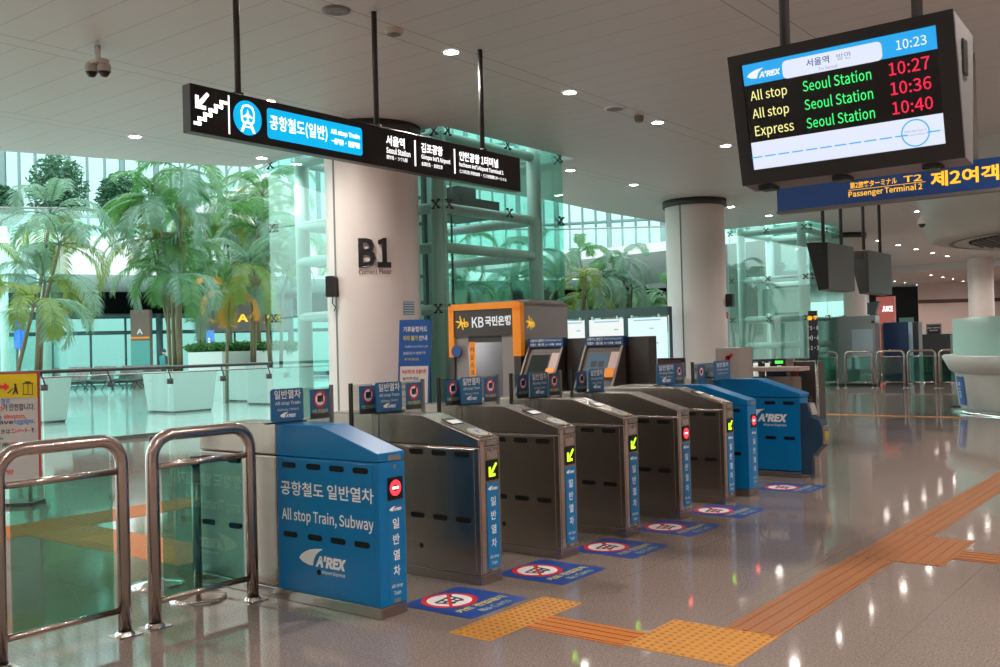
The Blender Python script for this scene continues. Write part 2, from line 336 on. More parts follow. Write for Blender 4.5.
# ------------------------------------------------------------------ ticket gates
S, W, HF, HB, XB, XM, XE = .8842, .213, .916, 1.06, -.4765, -.864, -1.645
GCOL = {'steel': STEEL, 'blue': BLUE}
SLOTX = (-.746, -.5284, -.3316, -.1359)
REDL = mat('red_led', (1, .02, .03), .4, emis=2.2, ecol=(1, .03, .05)); REDW = mat('red_led_core', (1, .5, .5), .4, emis=3.5, ecol=(1, .55, .5))
GRNL = mat('green_led', (.4, 1, 0), .4, emis=2.2, ecol=(.42, 1, .02)); DISP = mat('display_black', (.008, .006, .006), .15)
def gate(y0, kind, light, label, reader=True, hood=.868, lf=True, rf=True, plate=True, reader_box=False, arex_side=False):
    g = thing('ticket_gate', label, 'ticket gate', (0, y0, 0)); y1 = y0+W; M = GCOL[kind]; hb = HB; hf = HF if hood < .9 else HF+.0
    zl = hood-.004
    MB().box(XM+.001, 0, y0, y1, .065, zl).build('front_cabinet', M, g, .005, 2)
    MB().box(XE, XM-.003, y0+.002, y1-.002, .065, zl).build('rear_cabinet', STEEL, g, .01)
    MB().prism([(0, hood), (0, hf), (XB, hb), (XM+.001, hb), (XM+.001, hood)], 'y', y0, y1).build('front_hood', M, g, .005, 2)
    MB().prism([(XM-.003, hood), (XM-.003, hb), (XE+.3, hb), (XE, hb-.05), (XE, hood)], 'y', y0+.002, y1-.002).build('rear_hood', STEEL, g, .01)
    MB().box(XE+.002, -.001, y0+.001, y1-.001, 0, .064).build('plinth', STEEL, g, .004)
    for s, yy in ((-1, y0), (1, y1)):
        MB().box(-.80, -.04, yy-.0025, yy+.0025, .085, .852).build('side_panel', M, g, .002, 1)
        if s > 0: continue
        for zz in (.817, .403):
            for sx in SLOTX+(-1.28, -1.56):
                q = MB(); q.rrect((sx, yy-.0028, zz), *FY, .125, .034, .0165, .0015); q.build('sensor_window', HOLE, g)
            q = MB(); q.disc((-1.12, yy-.0015, zz), *FY, .02); q.build('sensor_eye', HOLE, g)
        MB().disc((-.50, yy-.0028, .205), *FY, .017).build('lock', HOLE, g)
    # face looking to the passage front
    if kind == 'steel': MB().box(.0, .003, y0+.012, y0+.05, .07, HF-.02).build('corner_strip', STEEL_L, g, .001, 1)
    yc = y0+.128
    MB().rrect((.001, yc, .885), *FX, .10, .03, .004, .003).build('name_badge', MGREY, g)
    MB().disc((.001, yc, .835), *FX, .012, 20, .003).build('lens', MGREY, g)
    d = MB().rrect((.001, yc, .712), *FX, .118, .128, .004, .005).build('display', DISP, g)
    if light == 'red':
        MB().ring((.007, yc, .715), *FX, .020, .044, 28).build('stop_symbol', REDL, d); MB().rrect((.0075, yc, .715), *FX, .05, .014, .003).build('stop_bar', REDW, d)
    else:
        q = MB(); c = V((.007, yc, .712))
        q.poly(c, *FX, [(.042, .036), (.030, .046), (-.022, -.012), (-.022, .022), (-.040, .022), (-.040, -.040), (.022, -.040), (.022, -.022), (-.010, -.024)])
        q.build('arrow_symbol', GRNL, d)
    if kind == 'steel':
        lb = MB().rrect((.001, yc, .365), *FX, .125, .535, .004, .0025).build('line_label', SBLUE, g)
        MB().rrect((.001, yc, .775+.035), *FX, .105, .05, .01, .002).build('card_symbol', STEEL_L, g)
    else: lb = MB().rrect((.001, yc, .365), *FX, .125, .535, .004, .001).build('line_label', BLUE, g)
    q = MB(); q.arex((.004, yc, .595), *FX, .10, False)
    for k, ch in enumerate('일반열차'): q.text(ch, (.004, yc, .515-.088*k), *FX, .052, .058, .022)
    q.text('All stop', (.004, yc, .165), *FX, .088, .026, .01); q.text('Train', (.004, yc, .128), *FX, .056, .024, .01)
    q.build('lettering', WHITE, lb)
    MB().rrect((.001, yc, .083), *FX, .05, .02, .002, .0015).build('grille', MGREY, g)
    if reader:
        sl = V((XB, 0, hb-hf)); sl = V((1, 0, -(hb-hf)/abs(XB))).normalized(); nn = V((-sl.z, 0, sl.x))
        def T(u): return V((XB+u*.4765, y0+W/2, hb-(hb-hf)*u))
        rp = MB().rrect(T(.62)+nn*.001, Y_, -sl, .175, .33, .02, .004).build('reader_plate', STEEL_L, g)
        MB().ring(T(.80)+nn*.006, Y_, -sl, .052, .07, 32, .004, 1).build('reader_ring', mat('ring_cream', (.55, .5, .35), .4), rp)
        MB().disc(T(.80)+nn*.006, Y_, -sl, .05, 28, .002).build('card_pad', mat('pad_pale', (.55, .6, .65), .4), rp)
        MB().text('T', T(.80)+nn*.009, Y_, -sl, .05, .04, .05).build('pad_symbol', BLUP, rp)
        MB().rrect(T(.36)+nn*.006, Y_, -sl, .12, .10, .005, .004).build('reader_screen', BLACK, rp)
        MB().rrect(T(.40)+nn*.0102, Y_, -sl, .10, .06, .004, .001).build('screen_area', mat('screen_grey', (.8, .8, .8), .2, emis=.35), rp)
    if arex_side:
        q = MB(); q.arex((-.47, y0-.0035, .272), *FY, .40); q.build('operator_logo', WHITE, g)
        q = MB(); q.text('공항철도 일반열차', (-.43, y0-.0035, .68), *FY, .79, .085, .018); q.text('All stop Train, Subway', (-.43, y0-.0035, .515), *FY, .78, .09, .02); q.build('lettering', WHITE, g)
    def flap(ya, yb, seal):
        f = MB().box(-.936, -.924, min(ya, yb), max(ya, yb), .30, 1.262).build('flap_door', FLAP, g)
        e = .018; s_ = 1 if yb > ya else -1
        MB().box(-.942, -.918, yb-s_*e, yb, .28, 1.272).build('edge_seal', BLACK if seal else MGREY, f)
        yc_ = ya-.045 if s_ < 0 else ya+.195; q = MB().rrect((-.9225, yc_, 1.155), *FX, .165, .19, .004, .001); q.build('sticker', PBLUE, f)
        c = (-.9205, yc_, 1.185); MB().disc(c, *FX, .048).build('sticker_disc', WHITE, f)
        MB().ring((-.9195, yc_, 1.185), *FX, .040, .054).build('prohibition_ring', RED, f)
        q = MB().rrect((-.9193, yc_-.004, 1.187), *FX, .036, .042, .005).poly((-.9193, yc_, 1.185), *FX, [(.012, .03), (.026, .034), (.028, -.02), (.018, -.02)]); q.build('cart_pictogram', BLKP, f)
        q = MB().text('카트 진입금지', (-.9205, yc_, 1.108), *FX, .13, .024, .02); q.build('sticker_lettering', YEL, f)
        MB().rrect((-.9215, yc_, 1.078), *FX, .155, .03, .002).build('caption_band', DGREY, f)
    if lf: flap(y0, y0-.205, True)
    if rf: flap(y1, y1+.31, False)
    if plate:
        pw = plate if isinstance(plate, tuple) else (y0+W/2-.03, .25); yy, w_ = pw
        p = MB().rrect((-.852, yy, 1.17), *FX, w_, .20, .018, .012).build('line_plate', PBLUE, g)
        q = MB().text('일반열차', (-.838, yy, 1.235), *FX, w_*.82, .055, .02).text('All stop Train', (-.838, yy, 1.18), *FX, w_*.78, .027, .01).text('(Subway / Metro)', (-.838, yy, 1.142), *FX, w_*.66, .02, .0)
        q.arex((-.838, yy, 1.105), *FX, w_*.5, False).build('lettering', WHITE, p)
        MB().box(-.875, -.845, yy-w_/2-.03, yy+w_/2+.03, 1.061, 1.069).box(-.868, -.855, yy-.1, yy+.1, 1.069, 1.10).build('plate_bracket', BLACK, g)
    return g
g1 = gate(0, 'blue', 'red', 'nearest blue ticket gate with large white Korean lettering on its side and a red light', False, lf=False, arex_side=True)
gate(S, 'steel', 'green', 'steel ticket gate with green arrow directly behind the nearest blue gate')
gate(2*S, 'steel', 'green', 'steel ticket gate with green arrow, second steel one from the nearest blue gate')
gate(3*S, 'steel', 'green', 'steel ticket gate with green arrow standing just before the steel gate with a red light')
gate(4*S, 'steel', 'red', 'the only steel ticket gate showing a red light', False, rf=False)
gate(5*S, 'steel', 'green', 'steel ticket gate with green arrow touching the narrow blue gate with a red light', lf=False, rf=False, plate=False)
gate(4.95, 'blue', 'red', 'narrow blue ticket gate with red light squeezed against a steel gate, far end of row', False, lf=False, rf=True, plate=(4.92, .38))
# last gate: wide blue cabinet with a reader box
y0 = 6.37; g = thing('ticket_gate', 'far blue ticket gate with white logo and a dark card reader box on its front', 'ticket gate', (0, y0, 0))
y1 = y0+.25
MB().box(-1.0, -.03, y0, y1, .065, .858).build('front_cabinet', BLUE, g, .012, 3)
MB().prism([(-.02, .862), (-.01, .90), (-.50, 1.06), (-1.0, 1.06), (-1.0, .862)], 'y', y0-.02, y1).build('front_hood', BLUE, g, .01, 3)
MB().prism([(-1.003, .1), (-1.003, 1.055), (-1.6, 1.055), (-1.645, 1.0), (-1.645, .1)], 'y', y0, y1).build('rear_cabinet', STEEL, g, .01)
MB().box(-1.65, -.02, y0-.006, y1+.006, 0, .06).build('plinth', STEEL, g, .004)
for zz in (.80, .42):
    for sx in (-.86, -.62, -.36, -.15): MB().rrect((sx, y0-.001, zz), *FY, .125, .036, .017, .003).build('sensor_window', HOLE, g)
MB().disc((-.60, y0-.001, .205), *FY, .017, t=.003).build('lock', HOLE, g)
MB().arex((-.43, y0-.003, .64), *FY, .52).build('operator_logo', WHITE, g)
DB = mat('reader_dark_blue', (.02, .05, .09), .35)
MB().prism([(-.028, .03), (-.028, .80), (.05, .80), (.08, .66), (.17, .62), (.20, .55), (.20, .36), (.09, .24), (.09, .03)], 'y', y0+.01, y1-.04).build('reader_box', DB, g, .006)
MB().prism([(.052, .79), (.083, .67), (.10, .675), (.07, .79)], 'y', y0+.03, y1-.07).build('reader_screen', mat('reader_pale', (.34, .32, .31), .5), g)
MB().box(.20, .212, y0+.02, y1-.05, .36, .56).build('reader_face', STEEL, g, .004)
MB().box(.213, .216, y0+.05, y1-.08, .40, .50).build('reader_label', mat('dull_yellow', (.30, .26, .05), .6), g)
MB().disc((.02, y0+.008, .42), *FY, .016).build('reader_lock', CHROME, g)
MB().box(.05, .10, y0+.04, y1-.08, 0, .23).build('reader_foot', STEEL, g)
yy = 6.23; p = MB().rrect((-.852, yy, 1.165), *FX, .40, .21, .018, .012).build('line_plate', PBLUE, g)
MB().text('일반열차', (-.838, yy, 1.225), *FX, .30, .05, .02).text('All stop Train', (-.838, yy, 1.17), *FX, .28, .027, .01).text('(Subway / Metro)', (-.838, yy, 1.13), *FX, .24, .02).build('lettering', WHITE, p)
MB().box(-.875, -.845, 6.0, 6.45, 1.056, 1.066).build('plate_bracket', BLACK, g)
f = MB().box(-.936, -.924, 5.68, 6.37, .30, 1.25).build('flap_door', FLAP, g)
MB().box(-.945, -.915, 5.67, 5.69, .28, 1.27).build('edge_seal', BLACK, f)
MB().rrect((-.922, 5.87, 1.13), *FX, .18, .21, .004, .001).build('sticker', PBLUE, f); MB().disc((-.9205, 5.87, 1.16), *FX, .05).build('sticker_disc', WHITE, f)
MB().ring((-.9195, 5.87, 1.16), *FX, .042, .056).build('prohibition_ring', RED, f); MB().rrect((-.9193, 5.87, 1.16), *FX, .036, .042, .005).build('cart_pictogram', BLKP, f)
# ------------------------------------------------------------------ floor stickers
LB = ['directly in front of the nearest blue gate', 'second from the nearest blue gate', 'third from the nearest blue gate', 'beside the steel gate with a red light', 'before the narrow far blue gate', 'farthest, before the wide blue gate']
def mat_(yc, lab):
    g = thing('floor_sticker', 'navy no carts floor sticker, '+lab, 'floor sticker', (.14, yc, 0), None)
    MB().box(-.13, .405, yc-.265, yc+.265, .0005, .002).build('backing', NAVY, g)
    U = (Y_, -X_); c = V((.045, yc-.03, .0022))
    MB().disc(c, *U, .155, 40, .0004).build('disc', WHITE, g); MB().ring(c+V((0, 0, .0005)), *U, .135, .168, 44, .0005).build('prohibition_ring', RED, g)
    q = MB(); c2 = c+V((0, 0, .0005))
    for a_, b_, r_ in (((-.09, .03), (.07, .055), .010), ((-.09, .03), (-.06, -.055), .010), ((-.06, -.055), (.06, -.05), .010), ((.07, .055), (.06, -.05), .010), ((.07, .055), (.105, .085), .010), ((-.035, .04), (-.02, -.052), .009), ((.02, .045), (.02, -.05), .009), ((-.08, -.015), (.06, 0), .011)):
        p0 = c2+Y_*a_[0]-X_*a_[1]; p1 = c2+Y_*b_[0]-X_*b_[1]; dd = (p1-p0).normalized(); nn = V((-dd.y, dd.x, 0))*r_
        q.add([p0-nn, p1-nn, p1+nn, p0+nn], [(0, 1, 2, 3)])
    q.disc(c2+Y_*-.035+X_*.062, *U, .014, 14).disc(c2+Y_*.04+X_*.062, *U, .014, 14).build('cart_pictogram', BLKP, g)
    q = MB(); dg_ = (Y_*.7-X_*.7).normalized(); nn = V((-dg_.y, dg_.x, 0)); p0 = c+V((0, 0, .0011))
    q.add([p0-dg_*.14-nn*.009, p0+dg_*.14-nn*.009, p0+dg_*.14+nn*.009, p0-dg_*.14+nn*.009], [(0, 1, 2, 3)]).build('prohibition_bar', RED, g)
    MB().text('카트 진입금지', (.255, yc+.01, .0024), *U, .42, .062, .03).build('lettering', YEL, g)
    MB().text('No Carts', (.342, yc+.03, .0024), *U, .26, .055, .01).build('caption', mat('pale_green_print', (.5, .62, .30), .5), g)
for y_, l_ in zip((.55, 1.44, 2.31, 3.21, 4.10, 5.66), LB): mat_(y_, l_)
# ------------------------------------------------------------------ tactile paving
def tactile(name, x0, x1, y0, y1, kind, colr, lab, n=.0):
    o = MB().box(x0, x1, y0, y1, 0, .003).build('tile', colr, None); g = thing(name, lab, 'tactile paving', ((x0+x1)/2, (y0+y1)/2, 0)); o.parent = g
    for v in o.data.vertices: v.co -= g.location
    q = MB()
    if kind == 'dots':
        nx = max(1, round((x1-x0)/.048)); ny = max(1, round((y1-y0)/.048))
        for i in range(nx):
            for j in range(ny):
                cx = x0+(i+.5)*(x1-x0)/nx; cy = y0+(j+.5)*(y1-y0)/ny; q.lathe((cx, cy, .003), [(.013, 0), (.009, .004), (0.0001, .0045)], 8)
    elif kind == 'barsx':
        nb = round((y1-y0)/.07)
        for j in range(nb): cy = y0+(j+.5)*(y1-y0)/nb; q.box(x0+.006, x1-.006, cy-.014, cy+.014, .003, .0065)
    elif kind == 'barsy':
        nb = round((x1-x0)/.07)
        for j in range(nb): cx = x0+(j+.5)*(x1-x0)/nb; q.box(cx-.014, cx+.014, y0+.006, y1-.006, .003, .0065)
    r = q.build('relief', mat('shaded_relief', (.36, .16, .03), .6) if kind == 'dots' and colr is TY else colr, g)  # yellow dots: shading of the relief put into a darker colour
    return g
TY = mat('tactile_yellow', (.54, .24, .04), .62, noise=.08, nscale=8); TO = mat('tactile_orange', (.46, .145, .02), .55, noise=.06, nscale=8); TR = mat('tactile_terracotta', (.34, .135, .05), .3, noise=.10, nscale=3)
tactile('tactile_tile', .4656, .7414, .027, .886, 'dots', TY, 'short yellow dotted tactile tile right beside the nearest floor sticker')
tactile('tactile_strip', .7414, 1.337, .32, .58, 'barsx', TO, 'short orange ribbed tactile strip joining two yellow dotted tiles')
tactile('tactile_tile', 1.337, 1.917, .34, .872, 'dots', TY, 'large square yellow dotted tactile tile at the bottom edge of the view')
tactile('tactile_strip', 1.6255, 1.917, .872, 2.86, 'barsy', TR, 'terracotta tactile strip from the big yellow dotted square to the wider ribbed crossing')
tactile('tactile_tile', 1.63, 2.215, 2.86, 3.80, 'barsy', TR, 'wide ribbed terracotta tactile crossing pad at the right of the view')
tactile('tactile_strip', 1.6255, 1.917, 3.80, 12.4, 'barsy', TR, 'long terracotta tactile strip running from the ribbed crossing pad into the hall')
tactile('tactile_strip', 2.215, 4.2, 3.12, 3.43, 'barsx', TR, 'terracotta tactile strip leaving the ribbed crossing pad at the right edge')
tactile('tactile_strip', -6.5, -.3, 14.85, 15.1, 'barsx', mat('tactile_far', (.62, .30, .12), .4), 'thin orange tactile line far back before the round counter')
tactile('tactile_strip', -5.0, -4.38, -2.2, 3.1, 'barsy', TO, 'orange tactile strip on the floor behind the front handrails')
tactile('tactile_strip', -4.38, -2.2, .2, .75, 'dots', TO, 'dotted orange tactile branch running toward the gates behind the handrails')
# ------------------------------------------------------------------ front handrails
def handrail(ya, yb, lab, x=-.97, H_=1.05, r=.035, xb=(.88, .14), nm='barrier_rail', glass_=True, rc=.13, parent=None):
    g = thing(nm, lab, 'barrier', (x, (ya+yb)/2, 0)); pts = [(x, ya, .0), (x, ya, H_-rc)]
    for k in range(1, 9): a = k/8*pi/2; pts.append((x, ya+rc-rc*math.cos(a), H_-rc+rc*math.sin(a)))
    for k in range(0, 9): a = k/8*pi/2; pts.append((x, yb-rc+rc*math.sin(a), H_-rc+rc*math.cos(a)))
    pts.append((x, yb, 0)); MB().tube(pts, r, 20).build('tube_frame', TUBE, g)
    for z in xb: MB().tube([(x, ya+r*.7, z), (x, yb-r*.7, z)], r*.52, 14).build('crossbar', TUBE, g)
    if glass_: MB().box(x-.005, x+.005, ya+.06, yb-.06, xb[1]+.012, xb[0]-.012).build('glass_panel', GGRN, g)
    for y in (ya, yb):
        f = MB().box(x-.06, x+.06, y-.07, y+.07, 0, .006).build('foot_plate', STEEL, g); MB().lathe((x, y, .006), [(r+.018, 0), (r+.014, .012), (r+.002, .02)], 24).build('foot_ring', CHROME, f)
    return g
handrail(-1.61, -.955, 'left steel tube handrail with green glass panel, cut by the left edge')
handrail(-.775, -.115, 'steel tube handrail with green glass panel beside the nearest blue gate')
def stanchion(x, y, lab, h=.92):
    g = thing('queue_post', lab, 'queue post', (x, y, 0))
    MB().lathe((x, y, 0), [(.17, 0), (.17, .012), (.15, .022), (.045, .035), (.03, .05)], 36).build('base', CHROME, g)
    MB().tube([(x, y, .04), (x, y, h)], .027, 20).build('post', STEEL, g); MB().tube([(x, y, h), (x, y, h+.05)], .034, 20).build('head', BLACK, g)
stanchion(-1.83, -.21, 'black headed queue post seen through the second handrail, the one farther left')
stanchion(-1.30, -.27, 'steel queue post with round chrome base close to the rear of the nearest gate', .82)
# ------------------------------------------------------------------ hanging black sign
sx = -3.0; y0, y1, z0, z1 = .93, 5.47, 3.325, 3.725
g = thing('hanging_sign', 'long black hanging direction sign with lit cyan panel and white writing', 'sign', (sx, 3.2, 4.9))
MB().box(sx-.11, sx, y0, y1, z0, z1).build('sign_box', SIGNK, g, .004, 1)
for yy in (1.47, 3.16, 4.86):
    o = MB().tube([(sx-.08, yy, z1), (sx-.08, yy, H)], .028, 14).build('hanging_rod', DGREY, g); MB().tube([(sx-.08, yy, z1), (sx-.08, yy, z1+.03)], .05, 14).build('rod_flange', BLACK, o)
e = sx+.002
def SY(px, z=3.52):
    d = (fw+R2*(px-500)/FPX-U2*0); y_ = 3.0
    for _ in range(30):
        q_ = V((sx, y_, z))-CP; y_ += (px-(500+FPX*q_.dot(R2)/q_.dot(fw)))/60
    return y_
q = MB(); w_ = .014; cx, cz = SY(206.5), 3.515; n = 5; cx += .03
pts_t = [(-.145, -.115)]
for k in range(n): pts_t += [(-.145+.055*k+.042, -.115+.044*k), (-.145+.055*k+.042, -.115+.044*(k+1))]
pts_t += [(.165, .105)]
for a_, b_ in zip(pts_t[:-1], pts_t[1:]):
    p0 = V((e, cx+a_[0], cz+a_[1])); p1 = V((e, cx+b_[0], cz+b_[1])); lo = [min(p0[i], p1[i])-w_*(i > 0) for i in range(3)]; hi = [max(p0[i], p1[i])+w_*(i > 0) for i in range(3)]
    q.box(e, e+.002, lo[1], hi[1], lo[2], hi[2])
q.poly((e, cx-.085, cz+.065), *FX, [(.085, .075), (.06, .095), (-.02, .01), (-.02, .055), (-.055, .055), (-.055, -.055), (.05, -.055), (.05, -.022), (.005, -.022)])
q.build('stairs_pictogram', SIGNW, g)
ya_, yb1, yb2 = SY(228.8), SY(415), SY(454.5)
MB().box(e, e+.002, ya_-.007, ya_+.007, 3.36, 3.69).box(e, e+.002, yb1-.01, yb1+.01, 3.39, 3.66).box(e, e+.002, yb2-.01, yb2+.01, 3.39, 3.66).build('divider_lines', SIGNW, g)
yr = SY(247.5); MB().disc((e, yr, 3.53), *FX, .150, 48, .002).build('train_roundel', SIGNC, g)
q = MB(); c = V((e+.003, yr, 3.53)); k9 = .92
o_ = [(-.075, -.03), (-.08, .06), (-.06, .11), (0, .13), (.06, .11), (.08, .06), (.075, -.03), (.055, -.055), (-.055, -.055)]
o_ = [(x*k9, z*k9) for x, z in o_]; i_ = [(x*.80, z*.80+.006) for x, z in o_]; nO = len(o_)
vs = [c+Y_*x+Z_*z for x, z in o_]+[c+Y_*x+Z_*z for x, z in i_]; q.add(vs, [(k, (k+1) % nO, nO+(k+1) % nO, nO+k) for k in range(nO)])
q.poly(c, *FX, [(k9*x, k9*z) for x, z in [(0, .085), (.01, .04), (.05, .01), (.05, -.002), (.01, .01), (.008, -.02), (.022, -.03), (-.022, -.03), (-.008, -.02), (-.01, .01), (-.05, -.002), (-.05, .01), (-.01, .04)]])
q.poly(c, *FX, [(-.045, -.05), (-.020, -.05), (-.05, -.125), (-.078, -.125)]).poly(c, *FX, [(.045, -.05), (.020, -.05), (.05, -.125), (.078, -.125)]).box(c.x, c.x+.001, yr-.05, yr+.05, 3.53-.085, 3.53-.072)
q.build('train_pictogram', SIGNW, g)
p0, p1 = SY(267), SY(362); MB().rrect((e, (p0+p1)/2, 3.525), *FX, p1-p0, .27, .03, .002).build('line_panel', SIGNC, g)
q = MB()
def tx(s_, a_, b_, z, h, bo): y0_, y1_ = SY(a_), SY(b_); q.text(s_, (e+.003, (y0_+y1_)/2, z), *FX, y1_-y0_, h, bo)
tx('공항철도(일반)', 269.5, 327, 3.53, .15, .016); tx('All stop Train', 330.5, 359.5, 3.565, .06, .04); tx('一般列車 · 普通列車', 331, 359.5, 3.48, .06, .03)
for s_, a_, b1_, l2, b2_, l3, b3_ in (('서울역', 386, 404.5, 'Seoul Station', 410, '首尔站 · ソウル駅', 407), ('김포공항', 421, 442.5, "Gimpo Int'l Airport", 450, '金浦机场 · 金浦空港', 442), ('인천공항 1터미널', 459, 498, "Incheon Int'l Airport Terminal 1", 503, '仁川机场1号航站楼 · 仁川空港第1ターミナル', 506)):
    tx(s_, a_, b1_, 3.60, .105, .03); tx(l2, a_, b2_, 3.50, .062, .025); tx(l3, a_, b3_, 3.43, .042, .01)
q.build('lettering', SIGNW, g)
# ------------------------------------------------------------------ departure board
bc = V((1.82, 2.35, 2.965)); tl = math.radians(12.5); TX = X_; TU = (Z_*math.cos(tl)-Y_*math.sin(tl)); TN = TX.cross(TU)
g = thing('departure_board', 'ceiling hung black departure board showing three train times', 'screen', (bc.x, bc.y+.2, 4.9))
CAS = mat('board_casing', (.022, .022, .024), .4)
w_, h_ = 1.4, .86
bl = bc-TU*h_/2; tp = bc+TU*h_/2
prof = [(bl.y, bl.z), (tp.y, tp.z), (tp.y+.50, tp.z-.04), (tp.y+.50, tp.z-.06), (bl.y+.20, bl.z-.02)]
MB().prism(prof, 'x', bc.x-w_/2+.002, bc.x+w_/2-.002).build('casing', MGREY, g, .006)
fr = MB(); 
for k, (a0, a1, b0, b1) in enumerate(((-.7, -.615, -.43, .43), (.60, .7, -.43, .43), (-.615, .60, .36, .43), (-.615, .60, -.43, -.335))):
    c = bc+TX*(a0+a1)/2+TU*(b0+b1)/2-TN*.01; fr.poly(c, TX, TU, [(-(a1-a0)/2, -(b1-b0)/2), ((a1-a0)/2, -(b1-b0)/2), ((a1-a0)/2, (b1-b0)/2), (-(a1-a0)/2, (b1-b0)/2)], .03)
fr.build('bezel', CAS, g)
sc_ = bc+TN*.008; s0 = sc_+TU*.0025
scr = MB().rrect(sc_+TU*.0125, TX, TU, 1.215, .69, .004, .002).build('screen', mat('screen_dark', (.01, .01, .012), .15), g)
def em(n, c, e_=1.0): return mat(n, (0, 0, 0), .4, emis=e_, ecol=c)
def SP(u, v, k=1): return bc+TX*(-.6075+1.215*u)+TU*(.3575-.69*v)+TN*(.0105+.001*k)     # u right, v down 0..1
def pnl(u0, u1, v0, v1, m_, nm, k=0, r=.004):
    c = (SP(u0, v0, k)+SP(u1, v1, k))/2; MB().rrect(c, TX, TU, 1.215*(u1-u0), .69*(v1-v0), r, .0005).build(nm, m_, scr)
pnl(0, 1, 0, .195, em('scr_blue', (.02, .40, .88)), 'header_band'); pnl(.22, .735, .035, .20, em('scr_white', (.78, .84, 1.0)), 'header_panel', 1, .03)
pnl(0, 1, .738, 1, em('scr_white', (.78, .84, 1.0)), 'route_panel')
q = MB().arex(SP(.115, .115), TX, TU, .23, False).text('10:23', SP(.875, .10), TX, TU, .175, .058, .01); q.build('header_lettering', em('scr_w2', (.9, .95, 1)), scr)
MB().text('서울역', SP(.41, .098, 2), TX, TU, .145, .048, .01).build('title', em('scr_navy', (.02, .03, .22)), scr)
MB().text('방면', SP(.545, .098, 2), TX, TU, .085, .042).text('To Seoul', SP(.46, .170, 2), TX, TU, .12, .022).build('subtitle', em('scr_grey', (.25, .27, .4)), scr)
q1, q2, q3 = MB(), MB(), MB()
for k, (a, t_) in enumerate((('All stop', '10:27'), ('All stop', '10:36'), ('Express', '10:40'))):
    v = .297+.170*k
    q1.text(a, SP(.13 if k < 2 else .14, v+.012), TX, TU, .25 if k < 2 else .265, .085, .008); q2.text('Seoul Station', SP(.495, v), TX, TU, .43, .072, .008); q3.text(t_, SP(.855, v-.004), TX, TU, .235, .078, .012)
q1.build('train_kind', em('scr_yellow', (1, .93, .35)), scr); q2.build('destination', em('scr_green', (.05, 1, .22)), scr); q3.build('departure_time', em('scr_red', (1, .02, .08)), scr)
q = MB()
for k in range(13): 
    if k not in (11,): q.rrect(SP(.02+.0765*k+.005, .882, 2), TX, TU, .075, .008, .003)
q.ring(SP(.858, .872, 3), TX, TU, .075, .083, 40).build('route_line', em('scr_blue2', (.05, .45, .85)), scr)
MB().disc(SP(.858, .872, 2.4), TX, TU, .078, 36, .0003).build('route_stop', em('scr_white', (.78, .84, 1.0)), scr)
MB().text('운행중인 열차가 없습니다', SP(.858, .855, 4), TX, TU, .13, .014).text('No train information', SP(.858, .885, 4), TX, TU, .12, .012).build('route_note', em('scr_grey', (.25, .27, .4)), scr)
for px, yy in ((785, .25), (918, .25)):
    p = CP+(P(px, 40, 1)-CP)*((bc.y+yy-CP.y)/(P(px, 40, 1)-CP).y); MB().tube([(p.x, p.y, tp.z-.03), (p.x, p.y, H)], .034, 16).build('hanging_rod', DGREY, g)
for u in (-.05, .5, -.55): c = bc-TU*.44+TX*u+Y_*.05; MB().box(c.x-.05, c.x+.05, c.y-.04, c.y+.08, c.z-.03, c.z+.0).build('clamp', BLACK, g)
c = V((bc.x+.7, tp.y+.22, tp.z-.23)); MB().box(c.x, c.x+.012, c.y-.05, c.y+.05, c.z-.11, c.z+.10).build('side_speaker', BLACK, g, .003)
# ------------------------------------------------------------------ blue terminal sign
Yb = 9.0; g = thing('hanging_sign', 'long dark blue hanging sign with lit yellow terminal 2 writing', 'sign', (.8, Yb, 4.9))
MB().box(-1.26, 3.6, Yb, Yb+.16, 3.235, 3.60).build('sign_box', mat('sign_navy', (.018, .065, .23), .4, emis=.12, ecol=(.02, .09, .33)), g, .004, 1)
MB().box(-1.27, 3.61, Yb-.004, Yb+.165, 3.20, 3.235).build('lower_rail', MGREY, g)
for px in (895, 971): p = CP+(P(px, 10, 1)-CP)*((Yb+.08-CP.y)/(P(px, 10, 1)-CP).y); MB().tube([(p.x, p.y, 3.6), (p.x, p.y, H)], .03, 14).build('hanging_rod', mat('rod_pale', (.45, .43, .38), .4), g)
def tw(x0, x1, z, h, s_, b): q.text(s_, ((x0+x1)/2, Yb-.003, z), *FY, x1-x0, h, b)
q = MB(); tw(-.27, .32, 3.465, .085, '第2旅客ターミナル', .02); tw(.40, .62, 3.465, .08, 'T2', .02); tw(-.29, .62, 3.345, .10, 'Passenger Terminal 2', .02); q.box(-.29, .66, Yb-.004, Yb-.001, 3.403, 3.409)
tw(.72, 2.15, 3.42, .19, '제2여객터미널', .035); q.build('lettering', YORG, g)
